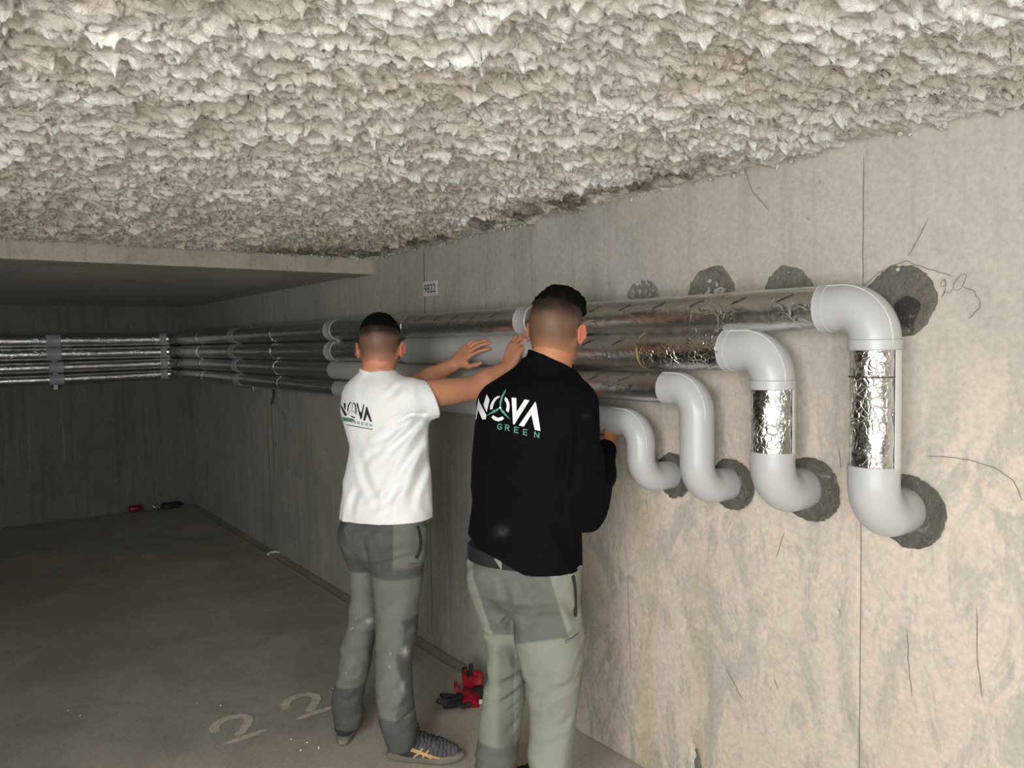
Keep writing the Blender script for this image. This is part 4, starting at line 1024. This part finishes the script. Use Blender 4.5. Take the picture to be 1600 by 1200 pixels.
me, co = F.mesh('hair', 0); AD(link('hair', me, M['hair']))
# jacket
F = Field((.98, 1.75, .80), (1.98, 2.95, 1.64), .0044)
F.loft(rows_px(TB, 2.5, .62, yB), .03)
F.cap(P(860, 552, 2.55), P(858, 600, 2.54), .076, .080, .025)
F.chain([sR + np.array([0, 0, -.005]), sR * .45 + eR * .55, eR, eR * .45 + wR * .55, wR * .95 + eR * .05], [.073, .068, .064, .056, .040], .025)
F.chain([sL, eL, wL * .93 + eL * .07], [.070, .058, .040], .03)
pc = P(860, 559, 2.47); pn = np.array([0, 0, 1.]) * .93 + RT * .46 + FW * .06; pn /= np.linalg.norm(pn)
sl, g = F.region(pc - .2, pc + .2); dd = (g[0] - pc[0]) * pn[0] + (g[1] - pc[1]) * pn[1] + (g[2] - pc[2]) * pn[2]; F.D[sl] = np.maximum(F.D[sl], dd)
F.cut(P(797, 880, 2.40), -(np.array([0, 0, 1.]) + RT * .46) / 1.10); F.cut(P(860, 892, 2.40), -(np.array([0, 0, 1.]) + RT * .07))
for (a, b2, wd, am) in (((742, 700, 2.42), (800, 790, 2.38), .018, .006), ((738, 775, 2.45), (800, 770, 2.38), .016, .008), ((890, 650, 2.38), (886, 780, 2.36), .011, .016), ((884, 700, 2.38), (800, 850, 2.37), .018, .007), ((740, 840, 2.42), (850, 850, 2.36), .018, .006),
                        ((905, 700, 2.36), (940, 730, 2.38), .012, .007), ((895, 760, 2.36), (945, 780, 2.36), .012, .008), ((870, 610, 2.42), (790, 650, 2.42), .018, .005), ((860, 800, 2.36), (900, 880, 2.4), .014, .007), ((900, 810, 2.36), (935, 800, 2.36), .010, .007)):
    F.displace(crease(P(*a), P(*b2), wd, am, 1 if a == (890, 650, 2.38) else -1), .04)
F.displace(folds(9, .0032, 7, 7, 6, .05), .03)
me, co = F.mesh('jacket', 1); jack = AD(link('jacket', me, M['fleece']))
tree = BVHTree.FromPolygons([v.co for v in me.vertices], [p.vertices for p in me.polygons])
k1 = 1 / 10.907; mp = lambda x, y: (720 + x * k1, 590 + y * k1)
def ring_arc(cx, cy, ro_x, ro_y, th, a0, a1, n=10, sk=0):
    o = []; i_ = []
    for k in range(n + 1):
        a = a0 + (a1 - a0) * k / n; c_, s_ = math.cos(a), math.sin(a); o.append((cx + ro_x * c_ + sk * -s_, cy - ro_y * s_)); i_.append((cx + (ro_x - th) * c_ + sk * -s_ * .7, cy - (ro_y - th) * s_))
    return [[o[k], o[k + 1], i_[k + 1], i_[k]] for k in range(n)]
wht = [[(250, 710), (310, 345), (322, 420), (350, 470), (440, 640), (430, 712), (370, 712), (300, 550), (270, 712)], [(445, 285), (495, 380), (445, 590), (390, 470)],
       [(868, 342), (950, 350), (952, 590), (1090, 372), (1172, 390), (912, 805), (893, 790)], [(992, 815), (1275, 410), (1290, 460), (1360, 912), (1262, 890), (1205, 630), (1075, 838)]]
wht += [[(500, 545), (505, 480), (530, 420), (575, 355), (625, 320), (672, 316), (655, 345), (610, 375), (575, 430), (555, 480), (545, 540)],
        [(760, 330), (800, 365), (830, 430), (836, 500), (825, 570), (812, 600), (772, 560), (785, 500), (780, 440), (748, 380)],
        [(525, 680), (555, 642), (600, 672), (650, 688), (712, 662), (742, 700), (700, 732), (640, 748), (580, 730)]]
wht += [[(675 + 20 * math.cos(a), 517 + 22 * math.sin(a)) for a in np.linspace(0, 2 * PI, 13)[:-1]]]
poly_on(tree, 'back_print', wht, M['print_white'], jack, to_px=mp, div=3)
grn = [[(775, 195), (765, 255), (725, 330), (700, 430), (690, 500), (668, 490), (665, 425), (690, 330), (735, 255)], [(655, 520), (650, 555), (600, 590), (520, 620), (430, 665), (500, 610), (565, 560)],
       [(690, 530), (740, 570), (770, 620), (850, 718), (760, 650), (700, 590), (680, 550)]]
gg = []
for ch, ox, oy in (('G', 638, 785), ('R', 768, 805), ('E', 922, 842), ('E', 1074, 880), ('N', 1262, 925)):
    w_ = 62 if ch != 'N' else 72
    for L in GL[ch]: gg.append([(ox + w_ * x - 6 * y, oy + 88 * y + 14 * x) for x, y in L])
poly_on(tree, 'back_print_green', grn, M['print_green'], jack, to_px=mp, div=3, lift=.0018)
poly_on(tree, 'back_print_text', strokes(gg, 15), M['print_green'], jack, to_px=mp, div=1)
jc = np.zeros((len(co), 3)); pxy = co - CAM; dpt = pxy @ FW; jx = 800 + FL * (pxy @ RT) / dpt; jy = 600 + FL * (pxy @ DN) / dpt; front = dpt < 2.5   # chalk smears rubbed into the cloth
sm = np.exp(-((jx - 783) / 9) ** 2 - ((jy - 829) / 8) ** 2) * .5 + np.exp(-((jx - 915) / 5) ** 2 - ((jy - 650) / 3) ** 2) * .35
sm = sm * front * (.4 + .9 * np.clip(vn(co[:, 0] * 70, co[:, 1] * 70, co[:, 2] * 70), 0, 1))
set_tint(me, np.array([.0045, .0047, .006]) + sm[:, None] * np.array([.10, .10, .11]))
# trousers
exB = [crease(P(*a), P(*b2), wd, am, rg) for a, b2, wd, am, rg in (((800, 900, 2.40), (805, 960, 2.42), .012, .012, 1), ((812, 940, 2.36), (860, 905, 2.36), .012, .009, -1), ((780, 950, 2.44), (806, 1000, 2.42), .014, .009, -1), ((812, 985, 2.4), (860, 960, 2.36), .012, .006, -1),
      ((880, 930, 2.38), (905, 985, 2.42), .010, .009, -1), ((820, 1060, 2.48), (775, 1090, 2.46), .010, .010, -1), ((818, 1085, 2.48), (775, 1115, 2.48), .010, .009, -1), ((812, 1130, 2.5), (790, 1165, 2.52), .010, .008, -1), ((905, 1060, 2.4), (860, 1090, 2.36), .012, .009, -1),
      ((860, 1080, 2.38), (830, 1110, 2.4), .012, .008, -1), ((870, 1140, 2.38), (895, 1120, 2.4), .010, .007, -1), ((790, 1010, 2.46), (815, 1060, 2.5), .010, .008, -1), ((912, 985, 2.42), (880, 1000, 2.37), .008, .007, -1))]
me, co = trousers(BP, BL, BR, yB, (.98, 1.7, .03), (1.85, 2.95, 1.0), 11, exB, [])
Lb, Db = np.array(lin(134, 137, 127)[:3]), np.array(lin(101, 104, 99)[:3])
def tB(c):
    v = c - CAM; dep = v @ FW; px = 800 + FL * (v @ RT) / dep; py = 600 + FL * (v @ DN) / dep   # only to place the sewn panels
    rt = px > 803; bot = np.where(rt, 1006 - .0 * px - .0022 * (px - 830) ** 2 * (px < 830), 990 + .45 * (px - 775))
    lb_ = 739 + np.clip(py - 900, 0, 200) * .33; rb_ = 855 + (py - 888) * .31; bot = np.where(rt, 1007 - .13 * (px - 805), 992)
    seat = sstep(py, bot + 1.5, bot - 1.5) * sstep(px, lb_ - 1.5, lb_ + 1.5) * sstep(px, rb_ + 1.5, rb_ - 1.5)
    hem = sstep(c[:, 2], .275, .262)
    m = np.clip(seat + hem, 0, 1) * (py > 840); inn = (~rt) * sstep(py, 1000, 1015) * sstep(px, 772, 785) * .8; m = np.maximum(m, inn)
    side = sstep(px, 902, 908) * sstep(py, 1040, 1055) * .8; m = np.maximum(m, side)
    col = Lb + (Db - Lb) * m[:, None]; n = fbm(c[:, 0] * 6, c[:, 1] * 6, c[:, 2] * 6, 4)
    return col * (1 + .08 * n)[:, None]
tinted(me, co, tB); AD(link('trousers', me, M['canvas'])); SN = snapper(me)
F = Field((.98, 1.7, .84), (1.95, 2.95, .99), .004)
rb = [(z, x, y, a, b, w_) for z, x, y, a, b, w_ in rows_px([(850, 731, 903, 2.5, .74), (873, 731, 903, 2.5, .75)], 0, .74, yB)]; F.loft(rb, .01, 2.2)
me, co = F.mesh('belt', 1); AD(link('belt', me, M['belt']))
bt = BVHTree.FromPolygons([v.co for v in me.vertices], [p.vertices for p in me.polygons])
def blt(px, py, lift=.004):
    d = V(ray(px, py)).normalized(); h_ = bt.ray_cast(V(CAM), d); return (h_[0] - d * lift) if h_[0] is not None else V(P(px, py, 2.4))
for (px, py) in ((778, 880),):
    b = bmesh.new(); pts = [blt(px - 6, py - 11), blt(px + 6, py - 11), blt(px + 6, py + 10), blt(px - 5, py + 10)]; vs = [b.verts.new(p) for p in pts] + [b.verts.new(p + V(FW) * .003) for p in pts]
    b.faces.new(vs[:4]); b.faces.new(vs[4:][::-1])
    for i in range(4): b.faces.new((vs[i], vs[(i + 1) % 4], vs[4 + (i + 1) % 4], vs[4 + i]))
    me_ = bpy.data.meshes.new('belt_loop'); b.to_mesh(me_); b.free(); set_tint(me_, np.tile(Lb, (8, 1))); AD(link('belt_loop', me_, M['canvas'], None, False))
AD(sweep('side_pocket_slit', [SN(895, 900, 2.4), SN(898, 915, 2.4), SN(899, 935, 2.4), SN(899, 962, 2.4)], .0055, M['belt'], None, 10))
AD(sweep('pocket_zip', [SN(884, 1003, 2.4), SN(895, 998, 2.4), SN(904, 991, 2.4)], .0055, M['steel'], None, 10))
place_shoe(root, tuple((P(862, 1300, 2.45) - RT * .0)[:2] - FW[:2] * .06), math.atan2(.62, .78), (50, 55, 50))
place_shoe(root, tuple(P(775, 1250, 2.66)[:2] - np.array([.02, .02])), math.atan2(.25, .95), (50, 55, 50))

# ------------------------------------------------------------------ small things on the floor
def glove(loc, ang, label, body_t, cuff_t, curls, sc=1.0, flip=False, cup=.0):
    F = Field((-.10, -.11, -.01), (.22, .11, .10), .0035)
    for i, (o, l, L) in enumerate(((.034, .085, .070), (.011, .090, .080), (-.012, .086, .074), (-.034, .074, .058))):
        F.cap((0, o * .7, .020), (l, o, .024), .016, .013, .014)
        d = np.array([math.cos(curls[i]), o * 3.0, math.sin(curls[i])]); d /= np.linalg.norm(d); p = np.array([l, o, .024]); q_ = p + d * L * .55
        d2 = np.array([math.cos(curls[i] * 1.9), o * 3.0, math.sin(curls[i] * 1.9)]); d2 /= np.linalg.norm(d2); F.cap(p, q_, .0155, .0145, .006); F.cap(q_, q_ + d2 * L * .5, .0145, .013, .006)
    F.cap((.01, .03, .02), (.05, .075, .022), .015, .012, .012); F.cap((.05, .075, .022), (.09, .085, .03), .012, .010, .006)
    F.cap((0, .012, .022), (-.055, .014, .024), .027, .030, .02); F.cap((0, -.012, .022), (-.055, -.014, .024), .027, .030, .02)
    F.displace(lambda x, y, z: .0025 * vn(x * 60, y * 60, z * 60) + .0016 * np.sin(x * 420) * (x < -.02), .02); F.cut((0, 0, .002), (0, 0, -1)); F.cut((-.068, 0, 0), (-1, 0, 0))
    me, co = F.mesh('glove', 1); body_t, cuff_t = np.array(lin(*body_t)[:3]), np.array(lin(*cuff_t)[:3]); m = sstep(co[:, 0] + .012 * vn(co[:, 1] * 60, co[:, 2] * 60, co[:, 0] * 30), .068 + .03 * flip, .080 + .03 * flip)[:, None]
    set_tint(me, cuff_t * (1 - m) + body_t * m); o = link('glove', me, M['glove']); o.location = loc; o.rotation_euler = (0, 0, ang); o.scale = (sc,) * 3
    if flip: o.rotation_euler = (0, -.25, ang)
    o['label'] = label; o['category'] = 'glove'; o['group'] = 'work gloves dropped on the floor'; return o
g0 = on(722, 1092, 2, 0.02)
glove((g0[0] + .045, g0[1] - .0, -.001), math.radians(176), 'dark grey work glove lying flat with its fingers to the left', (40, 40, 42), (46, 42, 42), (.1, .2, .1, .25), .95)
g1 = on(738, 1092, 2, .01)
glove((g1[0] + .0, g1[1] + .01, .0), math.radians(50), 'red work glove with dark fingertips crumpled on top of the dark glove', (48, 38, 36), (150, 22, 40), (.75, .5, 1.1, .9), .95, True)
b = bmesh.new(); bmesh.ops.create_icosphere(b, subdivisions=2, radius=.017)
for v in b.verts: v.co = V((v.co.x * 1.5, v.co.y * .8, v.co.z * .6 + .01)) * (1 + .25 * float(vn(np.array([v.co.x * 60]), np.array([v.co.y * 60]), np.array([v.co.z * 60]))[0]))
o = bm_obj('paper_scrap', b, M['white_scrap'], None, True); o.location = tuple(on(750, 1100, 2, .0)); o['label'] = 'small crumpled white scrap in front of the red glove'; o['category'] = 'litter'
# red drinks can and a shiny crushed wrapper by the end wall
root = empty('drink_can', (1.49, 8.33, .033), 'small red drink can lying on its side at the dark end wall', 'can')
prof = [(0, .024), (.004, .027), (.012, .033), (.103, .033), (.112, .027), (.115, .024)]
adopt(sweep('can_body', [(1.43 + x, 8.345, .030) for x, _ in prof], [r for _, r in prof], M['red'], None, 32), root)
adopt(sweep('can_end', [(1.546, 8.345, .030), (1.549, 8.345, .030)], [.024, .022], M['steel'], None, 32), root)
b = bmesh.new(); bmesh.ops.create_icosphere(b, subdivisions=3, radius=.035)
for v in b.verts: v.co = V((v.co.x * 1.4, v.co.y, v.co.z * .7 + .018)) * (1 + .5 * float(vn(np.array([v.co.x * 70]), np.array([v.co.y * 70]), np.array([v.co.z * 70]))[0]))
o = bm_obj('crushed_wrapper', b, M['steel'], None, False); o.location = (1.70, 8.33, .0); o['label'] = 'crushed silvery wrapper on the floor between red can and corner'; o['category'] = 'litter'
b = bmesh.new(); bmesh.ops.create_icosphere(b, subdivisions=3, radius=.06)
for v in b.verts: v.co = V((v.co.x * 1.7, v.co.y * .8, v.co.z * .45 + .02)) * (1 + .5 * float(vn(np.array([v.co.x * 50]), np.array([v.co.y * 50]), np.array([v.co.z * 50]))[0]))
o = bm_obj('dark_rag', b, M['darkgrey'], None, True); o.location = (1.82, 8.31, .0); o['label'] = 'dark rag lying in the far corner beside the silvery wrapper'; o['category'] = 'rag'
pz = [V(on(x, y, 2, .008)) for x, y in ((419, 866), (423, 863), (430, 862), (436, 863))]
o = sweep('plastic_shard', pz, .009, M['white_scrap'], None, 8); o['label'] = 'curved white plastic shard on the floor by the right wall'; o['category'] = 'litter'
b = bmesh.new(); rs = random.Random(9)
for (x, y) in ((106, 1110), (125, 1118), (308, 1099), (345, 1102), (520, 1075), (517, 1082), (1011, 1150), (223, 868), (480, 1160), (470, 1172), (498, 1168), (455, 1155)):
    g = bmesh.ops.create_icosphere(b, subdivisions=1, radius=rs.uniform(.003, .006)); p = V(on(x, y, 2, .001))
    for v in g['verts']: v.co = p + V((v.co.x * rs.uniform(.7, 1.5), v.co.y * rs.uniform(.7, 1.5), v.co.z * .7))
o = bm_obj('grit', b, M['white_scrap'], None, True); o['kind'] = 'stuff'; o['label'] = 'scattered pale grit and crumbs on the concrete floor'; o['category'] = 'grit'
